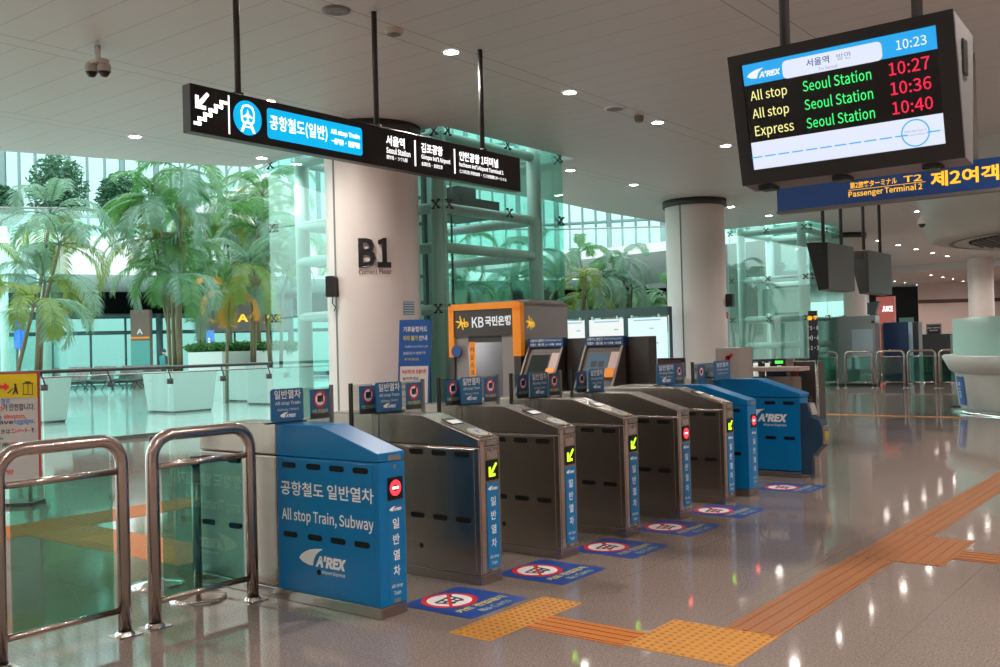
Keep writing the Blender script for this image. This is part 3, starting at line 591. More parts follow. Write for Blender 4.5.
# ------------------------------------------------------------------ rear monitors
def rear_monitor(y0, y1, lab):
    X0 = -2.2; g = thing('hanging_monitor', lab, 'screen', (X0-.2, (y0+y1)/2, 4.9))
    MB().prism([(X0, 2.37), (X0, 3.22), (X0-.40, 3.25), (X0-.20, 2.35)], 'y', y0, y1).build('casing', mat('monitor_back', (.17, .155, .155), .5), g, .008)
    MB().add([(X0-.405, y0+.05, 3.20), (X0-.215, y0+.05, 2.41), (X0-.215, y1-.05, 2.41), (X0-.405, y1-.05, 3.20)], [(0, 1, 2, 3)]).build('screen', BLACK, g)
    MB().box(X0-.49, X0-.02, y0-.004, y0+.001, 2.4, 3.2) if 0 else None
    MB().prism([(X0-.01, 2.38), (X0-.01, 3.21), (X0-.39, 3.24), (X0-.19, 2.36)], 'y', y0-.006, y0).build('end_panel', mat('end_dark', (.018, .017, .017), .6), g)
    MB().box(X0-.24, X0-.10, y0-.02, y0-.006, 3.06, 3.18).build('side_speaker', BLACK, g)
    for yy in (y0+.12, y1-.35): MB().tube([(X0-.12, yy, 3.2), (X0-.12, yy, H)], .033, 12).build('hanging_rod', DGREY, g)
rear_monitor(13.68, 15.12, 'left one of two dark hanging monitors seen from behind under the blue sign')
rear_monitor(16.0, 17.55, 'right one of two dark hanging monitors seen from behind under the blue sign')
def ZP(px, py, z): d = P(px, py, 1)-CP; return CP+d*((z-CP.z)/d.z)
def YP(px, py, y): d = P(px, py, 1)-CP; return CP+d*((y-CP.y)/d.y)
def XP(px, py, x): d = P(px, py, 1)-CP; return CP+d*((x-CP.x)/d.x)
# ------------------------------------------------------------------ column speaker boxes, notice, banner
g = thing('wall_handset', 'dark handset box on the left side of the column marked B1', 'phone box', (0, 0, 1.9)); c = P(334, 285, 14.35)
c = V((C1[0]+.73*math.cos(math.radians(-99)), C1[1]+.73*math.sin(math.radians(-99)), 2.44))
g.location = c; nn = V((math.cos(math.radians(-70)), math.sin(math.radians(-70)), 0)); tt = V((-nn.y, nn.x, 0))
q = MB(); q.prism([(-.07, -.15), (.08, -.15), (.08, .13), (.05, .16), (-.07, .16)], 'y', 0, .14); 
for i, p in enumerate(q.v): q.v[i] = c+tt*p.x+Z_*p.z+nn*p.y
q.build('housing', BLACK, g)
MB().tube([c+nn*.05+Z_*-.15, c+nn*.07+Z_*-.24, c+nn*.03+tt*.03+Z_*-.30, c+nn*.02+Z_*-.36], .008, 8).build('cord', BLACK, g)
MB().tube([c+nn*.02-tt*.10+Z_*-.10, c+nn*.02-tt*.10+Z_*.0], .035, 12).build('side_horn', MGREY, g)
g = thing('wall_handset', 'small dark handset box with red tag on the right side of the middle column', 'phone box', (-6.2, 17.5, 1.9)); c = P(730, 301, 23.3); g.location = c
q = MB().box(c.x-.09, c.x+.09, c.y-.08, c.y+.08, c.z-.14, c.z+.17).build('housing', BLACK, g, .02)
MB().box(c.x-.14, c.x-.08, c.y-.05, c.y+.05, c.z-.42, c.z-.26).build('red_tag', RED, g)
q = MB(); c0 = (0, 0); [q.add([(-.12+.03*k, .005, -.10), (-.09+.03*k, .005, -.10), (-.09+.03*k, .005, .10), (-.12+.03*k, .005, .10)], [(0, 1, 2, 3)]) for k in range(8)]; wrap(q, C1, .716, A1+.80, 2.10)
g = thing('column_notice', 'small pale blue notice stuck on the column above the blue standing banner', 'notice', (C1[0]+.7, C1[1]-.3, 2.0))
q.build('sheet', mat('notice_blue', (.16, .30, .42), .5), g)
q = MB()
for k in range(5):
    for j in range(8): q.add([(-.11+.0275*j, .008, .072-.038*k), (-.0825+.0275*j, .008, .072-.038*k), (-.0825+.0275*j, .008, .082-.038*k), (-.11+.0275*j, .008, .082-.038*k)], [(0, 1, 2, 3)])
wrap(q, C1, .716, A1+.80, 2.10); q.build('text_lines', WHITE, g)
# standing banner in front of the column
bl, br = P(396, 452, 13.0), P(428, 452, 13.0); tlp, trp = P(399.5, 320, 13.0), P(430, 320, 13.0)
g = thing('standing_banner', 'tall blue and white standing banner in front of the B1 column', 'banner', ((bl.x+br.x)/2, (bl.y+br.y)/2, 0))
def panel(corners, t, m_, nm, par, lift=0):
    a_, b_, c_, d_ = [V(k) for k in corners]; N = (b_-a_).cross(d_-a_).normalized(); q_ = MB(); f_ = [k+N*(lift) for k in (a_, b_, c_, d_)]; r_ = [k-N*t+N*lift for k in (a_, b_, c_, d_)]
    q_.add(f_+r_, [(0, 1, 2, 3), (7, 6, 5, 4), (0, 4, 5, 1), (1, 5, 6, 2), (2, 6, 7, 3), (3, 7, 4, 0)]); return q_.build(nm, m_, par)
bl.z = .05; br.z = .05
XB_ = (br-bl).normalized(); UB_ = (tlp-bl).normalized(); Wb = (br-bl).length; Hb = (tlp-bl).length
def BP(u, v, l=.004): return bl+XB_*(Wb*u)+UB_*(Hb*v)+XB_.cross(UB_)*l
panel([bl, br, bl+XB_*Wb+UB_*Hb, bl+UB_*Hb], .012, mat('banner_blue', (.02, .12, .42), .45), 'banner_sheet', g)
panel([BP(.06, .02), BP(.94, .02), BP(.94, .66), BP(.06, .66)], .001, mat('banner_white', (.78, .76, .75), .5), 'white_field', g, .001)
q = MB().text('기후동행카드', BP(.5, .93), XB_, UB_, Wb*.75, .075, .03).text('안내', BP(.75, .865), XB_, UB_, Wb*.26, .07, .03).text('Unable to use Climate Card', BP(.55, .805), XB_, UB_, Wb*.7, .035).text('氣候同行卡 使用不可', BP(.5, .755), XB_, UB_, Wb*.7, .04); q.build('heading', WHITE, g)
MB().text('하차 불가', BP(.36, .865), XB_, UB_, Wb*.46, .07, .03).text('不可使用', BP(.4, .71), XB_, UB_, Wb*.45, .035).build('heading_yellow', YEL, g)
MB().text('비상게이트 호출버튼', BP(.5, .62, .006), XB_, UB_, Wb*.75, .06, .03).text('emergency gate call button', BP(.5, .40, .006), XB_, UB_, Wb*.72, .035, .01).build('red_text', RED, g)
q = MB()
for k, s_ in enumerate(('눌러주세요', '삼각대·카드와 호출', '하차확인해주세요')): q.text(s_, BP(.40+.03*k, .57-.04*k, .006), XB_, UB_, Wb*(.5+.1*k), .045, .02)
q.text('Please press the', BP(.36, .44, .006), XB_, UB_, Wb*.5, .035, .01).text('Please pay the fare', BP(.42, .365, .006), XB_, UB_, Wb*.6, .035, .01).text('with the station staff', BP(.42, .33, .006), XB_, UB_, Wb*.6, .035, .01).build('black_text', BLKP, g)
MB().box(bl.x-.0, br.x+.0, bl.y-.15, br.y+.05, 0, .05).build('base', BLACK, g)
# ------------------------------------------------------------------ lift shafts of glass
def spider(q, c, u, w):
    for a_, b_ in ((1, 1), (1, -1), (-1, 1), (-1, -1)): q.tube([c, c+u*.06*a_+w*.06*b_], .012, 6); q.lathe(c+u*.06*a_+w*.06*b_-V((0, 0, .0)), [(.028, -.012), (.028, .012), (.001, .013)], 8)
def shaft(x0, x1, y0, y1, zt, lab, beams, posts, front=True, tube=.085):
    g = thing('glass_lift_shaft', lab, 'lift shaft', ((x0+x1)/2, (y0+y1)/2, 0)); ins = .32
    for x, y in posts: MB().tube([(x, y, 0), (x, y, zt)], .13, 18).build('steel_post', POSTW, g)
    px_ = sorted({p[0] for p in posts}); py_ = sorted({p[1] for p in posts})
    for z in beams:
        for x in (px_[0], px_[-1]): MB().tube([(x, py_[0], z), (x, py_[-1], z)], tube, 14).build('cross_beam', POSTW, g)
        for y in (py_[0], py_[-1]): MB().tube([(px_[0], y, z), (px_[-1], y, z)], tube, 14).build('cross_beam', POSTW, g)
    zs = [0]+[z for z in beams if 1.5 < z < zt-.5 and abs(z-3.09) > .1]+[zt]
    def wall(a_, b_, n):
        a_ = V((*a_, 0)); b_ = V((*b_, 0)); d_ = (b_-a_)/n; N = V((d_.y, -d_.x, 0)).normalized()
        for k in range(n):
            for z0_, z1_ in zip(zs[:-1], zs[1:]):
                p0 = a_+d_*k+d_.normalized()*.008; p1 = a_+d_*(k+1)-d_.normalized()*.008
                panel([p0+Z_*(z0_+.008), p1+Z_*(z0_+.008), p1+Z_*(z1_-.008), p0+Z_*(z1_-.008)], .02, GTEAL, 'glass_panel', g)
        for k in range(0, n+1):
            for z in zs[1:-1]:
                if 0 < k < n or k in (0, n): q = MB(); spider(q, a_+d_*k+Z_*z-N*(-.03)+d_.normalized()*(.12 if k == 0 else -.12 if k == n else 0), d_.normalized(), Z_); q.build('spider_fitting', DGREY, g)
    wall((x0, y0), (x1, y0), 2); wall((x1, y0), (x1, y1), 2)
    wall((x1, y1), (x0, y1), 1)
    return g
# shaft by the B1 column
s1 = shaft(-10.15, -5.98, 7.48, 10.80, 6.6, 'tall teal glass lift shaft behind the B1 column and the bank booth', (2.10, 3.09, 3.72, 4.86, 5.9),
           [(-9.6, 7.8), (-6.3, 7.75), (-6.3, 10.35), (-9.6, 10.35)])
MB().box(-9.2, -7.0, 8.6, 8.75, 0, 6.4).box(-9.2, -9.05, 8.6, 10.2, 0, 6.4).build('inner_wall', mat('inner_panel', (.66, .70, .68), .5), s1)
q = MB()
for x_ in (-8.6, -7.6): 
    for z in range(1, 13): q.box(x_-.3, x_+.3, 8.50, 8.54, z*.45, z*.45+.05)
    q.box(x_-.32, x_-.26, 8.48, 8.56, 0, 6.3).box(x_+.26, x_+.32, 8.48, 8.56, 0, 6.3)
q.build('guide_rails', DGREY, s1)
MB().box(-7.9, -6.9, 9.0, 10.1, 3.8, 4.1).box(-7.6, -7.2, 9.3, 9.8, 4.1, 4.35).build('lift_machinery', DGREY, s1)
MB().tube([(-7.2, 9.1, .1), (-7.2, 9.1, 6.3)], .02, 6).tube([(-7.35, 9.1, .1), (-7.35, 9.1, 6.3)], .02, 6).build('cable', DGREY, s1)
# second shaft further down the hall
s2 = shaft(-8.9, -6.35, 24.1, 27.0, 6.6, 'far teal glass lift shaft right of the middle column', (1.3, 2.10, 3.3, 4.75, 5.9), [(-8.6, 24.45), (-6.7, 24.45), (-6.7, 26.7), (-8.6, 26.7)], tube=.10)
MB().box(-8.3, -6.95, 25.1, 25.2, 2.3, 3.05).box(-8.35, -8.2, 25.0, 25.3, 2.1, 3.25).box(-7.0, -6.9, 25.0, 25.3, 2.1, 3.25).build('lift_car_top', POSTW, s2)
# left glass box
g = thing('glass_lift_shaft', 'pale glass shaft behind the palms at the far left edge', 'lift shaft', (P(20, 350, 33).x, P(20, 350, 33).y, 0))
a = G(-60, 31); b = G(54, 33); c = G(60, 36); h_ = 6.3
panel([a, b, b+Z_*h_, a+Z_*h_], .02, GTEAL, 'glass_panel', g); panel([b, c, c+Z_*h_, b+Z_*h_], .02, GTEAL, 'glass_panel', g)
p = G(45, 34.5); MB().tube([p, p+Z_*6.2], .22, 18).build('steel_post', WHT, g)
p = G(5, 34.5); MB().tube([p, p+Z_*6.2], .14, 18).build('steel_post', WHT, g)
MB().tube([G(-50, 34)+Z_*3.2, G(50, 34.4)+Z_*3.2], .08, 10).build('cross_beam', WHT, g)
# ------------------------------------------------------------------ bank booth
KO = P(451, 305, 14.2); ang = math.radians(33.4)-0  # side recedes at this view angle
KX = (rt*math.cos(math.radians(-0))*1).copy()
sideD = (fw*math.cos(ang)+rt*math.sin(ang)); sideD.z = 0; sideD.normalize(); frontD = V((sideD.y, -sideD.x, 0))
fr_ = P(521, 303, 14.2); t_ = ((fr_-KO).to_2d()); 
# width so the right edge lands on px 521
lo, hi = .3, 3
for _ in range(40):
    w = (lo+hi)/2; q_ = KO+frontD*w-CP; px = 500+FPX*q_.dot(R2)/q_.dot(fw)
    if px < 521: lo = w
    else: hi = w
KW = w; KH = KO.z; K0 = V((KO.x, KO.y, 0))
g = thing('bank_booth', 'grey bank cash machine booth with orange arch frame', 'bank booth', K0)
def KP(u, v, z): return K0+frontD*u+sideD*v+Z_*z      # u along front, v back
def kbox(u0, u1, v0, v1, z0, z1, q=None):
    q = q or MB(); return q.add([KP(u, v, z) for z in (z0, z1) for u, v in ((u0, v0), (u1, v0), (u1, v1), (u0, v1))], [(3, 2, 1, 0), (4, 5, 6, 7), (0, 1, 5, 4), (1, 2, 6, 5), (2, 3, 7, 6), (3, 0, 4, 7)])
KGR = mat('booth_grey', (.27, .245, .24), .45); KBR = mat('booth_brown', (.05, .035, .03), .35); ORG = mat('bank_orange', (.85, .27, .01), .4, emis=.12); 
KD = 1.30
q = kbox(0, .06, .0, KD, 0, KH-.02); kbox(KW-.06, KW, .04, KD, 0, KH-.02, q); kbox(.06, KW-.06, KD-.05, KD, 0, KH-.02, q); kbox(0, KW, .04, KD, KH-.06, KH-.0, q); q.build('booth_shell', KGR, g)
q = kbox(-.02, .07, -.05, .05, 1.35, KH-.08); kbox(KW-.12, KW+.01, -.05, .05, 1.35, KH-.08, q); kbox(.03, KW-.05, -.05, .05, KH-.09, KH+.0, q); kbox(-.02, .05, -.05, .05, KH-.10, KH-.03, q); kbox(KW-.1, KW+.01, -.05, .05, KH-.12, KH-.02, q); q.build('orange_arch', ORG, g)
q = kbox(-.01, .07, -.045, .04, 0, 1.35); kbox(KW-.11, KW, -.045, .04, 0, 1.35, q); q.build('arch_base', KBR, g)
kbox(.07, KW-.12, -.03, .03, KH-.47, KH-.09).build('sign_board', KBR, g)
q = MB(); c = KP(.30, -.032, KH-.27)
KN = -sideD
q.text('KB', KP(.405*KW, -.034, KH-.27), frontD, Z_, .17*KW, .15, .02).text('국민은행', KP(.69*KW, -.034, KH-.26), frontD, Z_, .36*KW, .14, .04).build('bank_name', em('kb_white', (.95, .95, .95), .8), g)
def star(c, X, s):
    q = MB()
    for a_ in range(5):
        an = math.radians(90+a_*60+15); d_ = X*math.cos(an)+Z_*math.sin(an); n_ = X*-math.sin(an)+Z_*math.cos(an); q.add([c-n_*.02*s, c+d_*.13*s-n_*.008*s, c+d_*.13*s+n_*.012*s, c+n_*.02*s], [(0, 1, 2, 3)])
    q.ring(c+X*.105*s-Z_*.03*s, X, Z_, .03*s, .052*s, 20); q.add([c+X*.05*s-Z_*.08*s, c+X*.072*s-Z_*.08*s, c+X*.072*s+Z_*.08*s, c+X*.05*s+Z_*.08*s], [(0, 1, 2, 3)]); return q
star(KP(.17*KW, -.036, KH-.27), frontD, .8).build('bank_emblem', em('kb_yellow', (1, .55, .02), .9), g)
star(KP(KW+.003, .22, KH-.30), sideD, .8).build('side_emblem', em('kb_yellow', (1, .55, .02), .9), g)
q = kbox(.07, .30, -.01, .05, 0, KH-.47); kbox(KW-.33, KW-.12, -.01, .05, 0, KH-.47, q); q.build('door_jamb', KGR, g)
kbox(.30, KW-.33, -.0, .05, KH-.56, KH-.47).build('door_header', DGREY, g)
kbox(.32, .42, -.02, -.01, 1.0, KH-.55).build('orange_banner', ORG, g)
q = MB()
for k, ch in enumerate('키오스크'): q.text(ch, KP(.37, -.023, KH-.66-.11*k), frontD, Z_, .06, .06, .02)
q.build('banner_lettering', BLKP, g)
MB().disc(KP(.13, -.06, KH-.68), frontD, Z_, .085, 28, .02).build('round_badge', mat('badge_blue', (.02, .07, .25), .4), g)
q = kbox(.30, KW-.12, 1.0, 1.1, 0, KH-.1); q.build('machine_wall', mat('machine_pale', (.75, .80, .82), .4), g)
q = kbox(.52, KW-.14, .55, 1.0, 0, .95); kbox(.52, KW-.14, .75, 1.0, .95, 1.55, q); q.build('cash_machine', mat('atm_dark', (.07, .07, .075), .4), g)
kbox(.62, KW-.25, .735, .75, 1.15, 1.42).build('machine_screen', em('scr_maroon', (.32, .03, .06), .8), g)
kbox(.40, .52, .98, 1.0, .9, 1.5).build('side_poster', mat('poster_blue', (.05, .10, .3), .5), g)
kbox(.45, KW-.2, .97, 1.0, 1.65, 1.8).build('header_light', em('booth_lamp', (.8, .9, 1), .9), g)
lt = bpy.data.lights.new('booth_lamp', 'POINT'); lt.energy = 45; lt.color = (.85, .95, 1); lt.shadow_soft_size = .1; lo_ = bpy.data.objects.new('booth_lamp', lt); COL.objects.link(lo_); lo_.location = KP(.7, .4, KH-.25)
kbox(.3, KW+.0, .2, 1.2, KH, KH+.03).build('roof_tray', KGR, g)
# ------------------------------------------------------------------ ticket machines in a dark wall
YW = 7.2; x0w, x1w = -4.63, -2.31
struct_ = MB().box(x0w, x1w, YW+.012, YW+.22, 0, 1.575)
pw = tag(struct_.build('partition', mat('partition_brown', (.040, .032, .030), .45), None), 'low dark partition wall holding two slanted ticket machines', 'partition')
def ticket_machine(xc, lab, lit):
    g = thing('ticket_machine', lab, 'ticket machine', (xc, YW, 0)); w = .56
    MB().prism([(YW-.002, .0), (YW-.002, 1.49), (YW-.05, 1.49), (YW-.42, .82), (YW-.42, 0)], 'x', xc-w/2, xc+w/2).build('cabinet', mat('machine_brown', (.075, .055, .05), .4), g, .006)
    sd = V((0, -.37, -.67)).normalized(); nn = V((0, -.67, .37)).normalized(); top = V((xc, YW-.05, 1.49))
    def TP(u, v, l=0): return top+X_*(u*w/2)+sd*v+nn*l
    q = MB(); 
    for s in (-1, 1): q.box(xc+s*w/2-.012, xc+s*w/2+.012, YW-.44, YW-.41, .82, .85)
    for s in (-1, 1):
        c = TP(s, .38, .01); q.poly(c, X_, -sd, [(-.014, -.39), (.014, -.39), (.014, .37), (-.014, .37)], .02)
    q.build('side_trim', mat('trim_dull', (.30, .26, .24), .55), g)
    MB().poly(TP(-.12, .30, .004), X_, -sd, [(-.19, -.21), (.17, -.21), (.17, .17), (-.19, .17)], .012).build('screen_bezel', mat('bezel_brown', (.12, .095, .085), .6), g)
    MB().poly(TP(-.10, .30, .018), X_, -sd, [(-.165, -.17), (.145, -.17), (.145, .14), (-.165, .14)], .002).build('screen', mat('tm_on' if lit else 'tm_off', (.05, .07, .09) if lit else (.02, .03, .03), .7, spec=.15, emis=.25 if lit else 0, ecol=(.15, .3, .45)), g)
    MB().poly(TP(.70, .24, .012), X_, -sd, [(-.07, -.13), (.07, -.13), (.07, .11), (-.07, .11)], .003).build('guide_card', mat('card_pink', (.62, .45, .43), .5), g)
    MB().poly(TP(.70, .44, .012), X_, -sd, [(-.07, -.07), (.07, -.07), (.07, .06), (-.07, .06)], .03).build('card_slot', ORG, g)
    if lit: MB().rrect(TP(-.3, .31, .0205), X_, -sd, .09, .09, .02).rrect(TP(.1, .31, .0205), X_, -sd, .09, .09, .02).build('screen_buttons', BLACK, g)
    h = MB().box(xc-w/2+.0, xc+w/2+.02, YW-.10, YW-.0, 1.465, 1.59).build('header_plate', mat('tm_blue', (.015, .06, .19), .4), g)
    q = MB().text('교통카드 충전기', (xc-.13, YW-.102, 1.555), *FY, .24, .04, .02).text('交通卡·充值机', (xc-.13, YW-.102, 1.50), *FY, .24, .04, .02).text('Ticket Vending & Card', (xc+.14, YW-.102, 1.555), *FY, .26, .03, .01).text('カード充電・再充値', (xc+.14, YW-.102, 1.50), *FY, .26, .03, .01); q.build('lettering', WHITE, h)
    MB().box(xc-w/2-.05, xc+w/2+.05, YW-.5, YW-.42, .95, 1.0).build('ledge', STEEL, g) if 0 else None
ticket_machine(-3.86, 'slanted ticket machine with dark screen beside the bank booth', False)
ticket_machine(-2.92, 'slanted ticket machine with lit screen at the right part of the dark partition', True)
# dark box monitor behind gate plates
p = YP(670, 366, 8.4); g = thing('desk_monitor', 'dark framed monitor standing behind the gate plates right of the partition', 'screen', (p.x, 8.4, 0))
pa, pb, pt = YP(657, 366, 8.4), YP(684, 366, 8.4), YP(670, 358, 8.4)
MB().box(pa.x, pb.x, 8.4, 8.46, 1.0, pt.z).build('casing', BLACK, g, .01); MB().box(pa.x+.03, pb.x-.03, 8.39, 8.4, 1.05, pt.z-.03).build('screen', mat('mon_scr', (.12, .06, .06), .2, emis=.1), g)
MB().box(p.x-.1, p.x+.1, 8.42, 8.62, 0, 1.0).build('stand', DGREY, g)
# ------------------------------------------------------------------ map light boxes
YL = 16.6; g = thing('map_light_box', 'wide dark framed light box wall with three bright map panels', 'light box', (-8.2, YL, 0))
xa = YP(556, 315, YL).x; xb = YP(668, 315, YL).x; zt = YP(615, 309, YL).z
MB().box(xa, xb, YL, YL+.2, zt-.20, zt).box(xa, xb, YL, YL+.2, 0, .25).box(xb-.03, xb, YL+.1, YL+.2, .25, zt-.2).box(xa, xa+.08, YL, YL+.2, .25, zt-.2).build('frame', TEALP, g)
LBX = [xa+.08, YP(587, 350, YL).x, YP(626, 350, YL).x, xb-.02]
for k in range(3):
    a_, b_ = LBX[k]+.05, LBX[k+1]-.05; o = MB().box(a_, b_, YL+.05, YL+.08, .3, zt-.24).build('lit_panel', em('map_lit%d' % (k == 2), (.72, .93, 1.0) if k == 2 else (.95, .99, .97), 1.05 if k == 2 else .9), g)
    if k < 2: MB().box(b_, b_+.10, YL+.0, YL+.15, .25, zt-.2).build('mullion', TEALP, g)
    q = MB()
    for j in range(4): q.rrect((a_+(b_-a_)*random.uniform(.6, .9), YL+.049, zt-.5-.35*j), *FY, .12, .03, .01)
    q.rrect(((a_+b_)/2, YL+.049, zt-.30), *FY, (b_-a_)*.7, .03, .01).rrect((a_+(b_-a_)*.35, YL+.049, zt-.8), V((.8, 0, .6)), V((-.6, 0, .8)), .35, .02, .005).build('map_marks', em('map_marks', (.35, .65, .85), .8), o)
    for u in (.15, .85): MB().box(a_+(b_-a_)*u-.02, a_+(b_-a_)*u+.02, YL-.05, YL+.04, zt-.25, zt-.17).build('clip', WHT, g)
# ------------------------------------------------------------------ counter and canopy
CC = (1.75, 17.55); CWM = mat('counter_white', (.66, .64, .61), .3)
g = thing('information_counter', 'round white information counter with frosted teal glass screen, right edge', 'counter', (*CC, 0))
MB().lathe((*CC, 0), [(2.62, .06), (2.64, .12), (2.70, .70), (2.71, .74)], 96).build('counter_body', CWM, g)
MB().lathe((*CC, 0), [(2.70, .74), (2.80, .80), (2.93, 1.06), (2.90, 1.09), (2.5, 1.09)], 96).build('counter_rim', CWM, g)
MB().lathe((*CC, 0), [(2.80, 0), (2.80, .04), (2.6, .06)], 96).build('kick_plate', CHROME, g)
MB().lathe((*CC, 0), [(2.72, 1.09), (2.72, 1.80), (2.70, 1.80), (2.70, 1.09)], 96).build('glass_screen', mat('frosted_teal', (.42, .66, .58), .35, spec=.5), g)
aa = math.atan2(YP(943, 390, 16.3).y-CC[1], YP(943, 390, 16.3).x-CC[0])
q = MB(); 
for i in range(2): pass
vs = []; fs = []
for k in range(7):
    for z, r_ in ((.14, 2.645), (.68, 2.70)): a_ = math.radians(-158+k*1.6); vs.append((CC[0]+(r_+.012)*math.cos(a_), CC[1]+(r_+.012)*math.sin(a_), z))
for k in range(6): fs.append((2*k, 2*k+2, 2*k+3, 2*k+1))
MB().add(vs, fs).build('blue_label', mat('label_blue2', (.02, .12, .45), .4), g)
q = MB(); am = math.radians(-153.2); cm = V((CC[0]+2.70*math.cos(am), CC[1]+2.70*math.sin(am), .42)); tm = V((-math.sin(am), math.cos(am), 0)); um = (V((math.cos(am)*.05, math.sin(am)*.05, .56))).normalized()
q.text('안내', cm, um, -tm, .30, .14, .02).build('label_lettering', WHITE, g)
g = thing('round_canopy', 'big round white ceiling canopy with dark grille above the counter', 'canopy', (*CC, 4.9))
MB().lathe((*CC, 0), [(2.3, 3.34), (2.42, 3.28), (2.7, 3.28), (2.95, 3.30), (3.12, 3.36), (3.17, 3.62), (3.21, 3.64), (3.40, 4.9)], 96).build('canopy_shell', mat('canopy_white', (.62, .60, .56), .4), g)
MB().lathe((*CC, 0), [(2.64, 3.272), (2.74, 3.272)], 96).build('ring_line', MGREY, g)
MB().disc((*CC, 3.30), X_, -Y_, 2.38, 64, .01).build('grille_backing', HOLE, g)
q = MB()
for k in range(-19, 20):
    x = k*.12; yy = math.sqrt(max(0, 2.34**2-x*x)); q.box(CC[0]+x-.02, CC[0]+x+.02, CC[1]-yy, CC[1]+yy, 3.255, 3.30)
q.build('grille_slats', MGREY, g)
p = P(922, 224, 15.6); g = thing('dome_camera', 'white dome security camera hanging left of the round canopy', 'camera', (p.x, p.y, H))
MB().lathe((p.x, p.y, p.z), [(.0, -.06), (.03, -.05), (.05, -.02), (.055, 0)], 20).build('dome', BLACK, g); MB().lathe((p.x, p.y, p.z), [(.065, -.0), (.07, .03), (.05, .09), (.018, .14), (.018, H-p.z)], 20).build('housing', WHT, g)
# ------------------------------------------------------------------ barrier rails at right
xs = [(-6.5, -5.95), (-5.72, -4.93), (-4.81, -4.06), (-3.96, -3.22), (-3.12, -2.38)]
LBR = ['leftmost barrier rail of the far row, below the left rear monitor', 'second barrier rail from the left in the far row, before the grey cabinet', 'middle barrier rail of the far row, before the navy cabinet', 'fourth barrier rail of the far row, before the dark low cabinet', 'barrier rail of the far row partly hidden by the round counter']
for (a_, b_), l_ in zip(xs, LBR):
    g = handrail(0, b_-a_, l_, x=0, H_=1.06, r=.03, xb=(.90, .17), rc=.12); g.rotation_euler = (0, 0, -pi/2); g.location = ((a_+b_)/2, 25.05, 0)
# cabinets behind
def cab(px0, px1, pyt, D, dp, m_, lab, nm='equipment_cabinet', cat='cabinet'):
    D = D+1.8; a_ = P(px0, pyt, D); b_ = YP(px1, pyt, a_.y); z = (a_.z+b_.z)/2; g = thing(nm, lab, cat, ((a_.x+b_.x)/2, a_.y, 0)); 
    MB().box(a_.x, b_.x, a_.y, a_.y+dp, .05, z).build('body', m_, g, .02); MB().box(a_.x+.03, b_.x-.03, a_.y+.03, a_.y+dp-.03, 0, .05).build('base', BLACK, g); return g, a_, b_, z
GC = mat('cabinet_grey', (.24, .25, .26), .35)
g, a_, b_, z = cab(834, 875, 316, 28.4, .45, GC, 'big light grey cabinet with pale screen behind the far barrier rails')
YF = a_.y; xs0 = YP(852, 340, YF).x; xs1 = YP(873, 340, YF).x
MB().box(xs0, xs1, YF-.012, YF, .5, 1.72).build('pale_door', mat('pale_door', (.38, .43, .50), .15), g); MB().box(xs1-.03, xs1+.06, YF-.02, YF, 1.9, 1.97).build('handle', BLACK, g)
g, a_, b_, z = cab(883, 908, 322, 28.6, .5, mat('cabinet_navy', (.012, .035, .11), .4), 'dark navy cabinet behind the far barrier rails')
MB().box(a_.x-.07, a_.x, a_.y, a_.y+.5, .05, z-.04).build('side_frame', MGREY, g)
cab(909, 918, 322, 29.2, .5, mat('cab_brown', (.10, .085, .085), .5), 'narrow grey brown cabinet right of the navy cabinet')
g, a_, b_, z = cab(922, 950, 334, 28.3, .8, mat('cabinet_black', (.035, .033, .038), .5), 'low black cabinet under the framed poster')
p0, p1 = P(926, 324, 34), P(944, 324, 34); g = thing('poster_stand', 'dark framed poster on the stand behind the low black cabinet', 'poster', ((p0.x+p1.x)/2, p0.y, 0))
MB().box(p0.x, p1.x, p0.y, p0.y+.05, .9, p0.z).build('frame', MGREY, g); MB().box(p0.x+.04, p1.x-.04, p0.y-.01, p0.y, 1.0, p0.z-.05).build('sheet', BLACK, g)
MB().text('ABOUT AIRPORT', ((p0.x+p1.x)/2, p0.y-.012, p0.z-.14), *FY, .42, .05, .01).text('RAILROAD', ((p0.x+p1.x)/2, p0.y-.012, p0.z-.23), *FY, .28, .05, .01).build('lettering', WHITE, g); MB().box(p0.x+.1, p0.x+.15, p0.y, p0.y+.05, 0, .9).box(p1.x-.15, p1.x-.1, p0.y, p0.y+.05, 0, .9).build('leg', MGREY, g)
# red shop sign
r0, r1 = P(876, 297, 38), P(898, 299, 38); g = thing('red_sign_wall', 'red sign panel with glowing white lettering beyond the grey cabinet', 'sign', ((r0.x+r1.x)/2, r0.y, 0))
MB().box(r0.x, r1.x, r0.y, r0.y+.2, 0, r0.z).build('panel', mat('red_panel', (.42, .09, .075), .5, emis=.25, ecol=(.5, .10, .08)), g)
MB().text('JUICE', (r0.x+.42, r0.y-.02, r0.z-.48), *FY, .42, .22, .06).build('lettering', em('juice_lit', (1, 1, .95), 1.6), g)
m0 = P(867, 303, 36); m1 = P(880, 302, 36); g = thing('angled_screen', 'small dark angled screen left of the red sign panel', 'screen', (m0.x, m0.y, 0))
MB().prism([(m0.x, m0.z-.42), (m0.x, m0.z), (m1.x+.05, m0.z+.06), (m1.x-.1, m0.z-.42)], 'y', m0.y, m0.y+.2).build('casing', BLACK, g); MB().box(m0.x+.1, m0.x+.18, m0.y+.05, m0.y+.12, 0, m0.z-.4).build('stand', DGREY, g)
g0 = P(899, 317, 60); g1_ = P(916, 317, 60); g = struct(MB().box(g0.x, g1_.x, g0.y, g0.y+.1, .0, 2.6).build('window_1', mat('far_teal', (.10, .26, .22), .3), None))
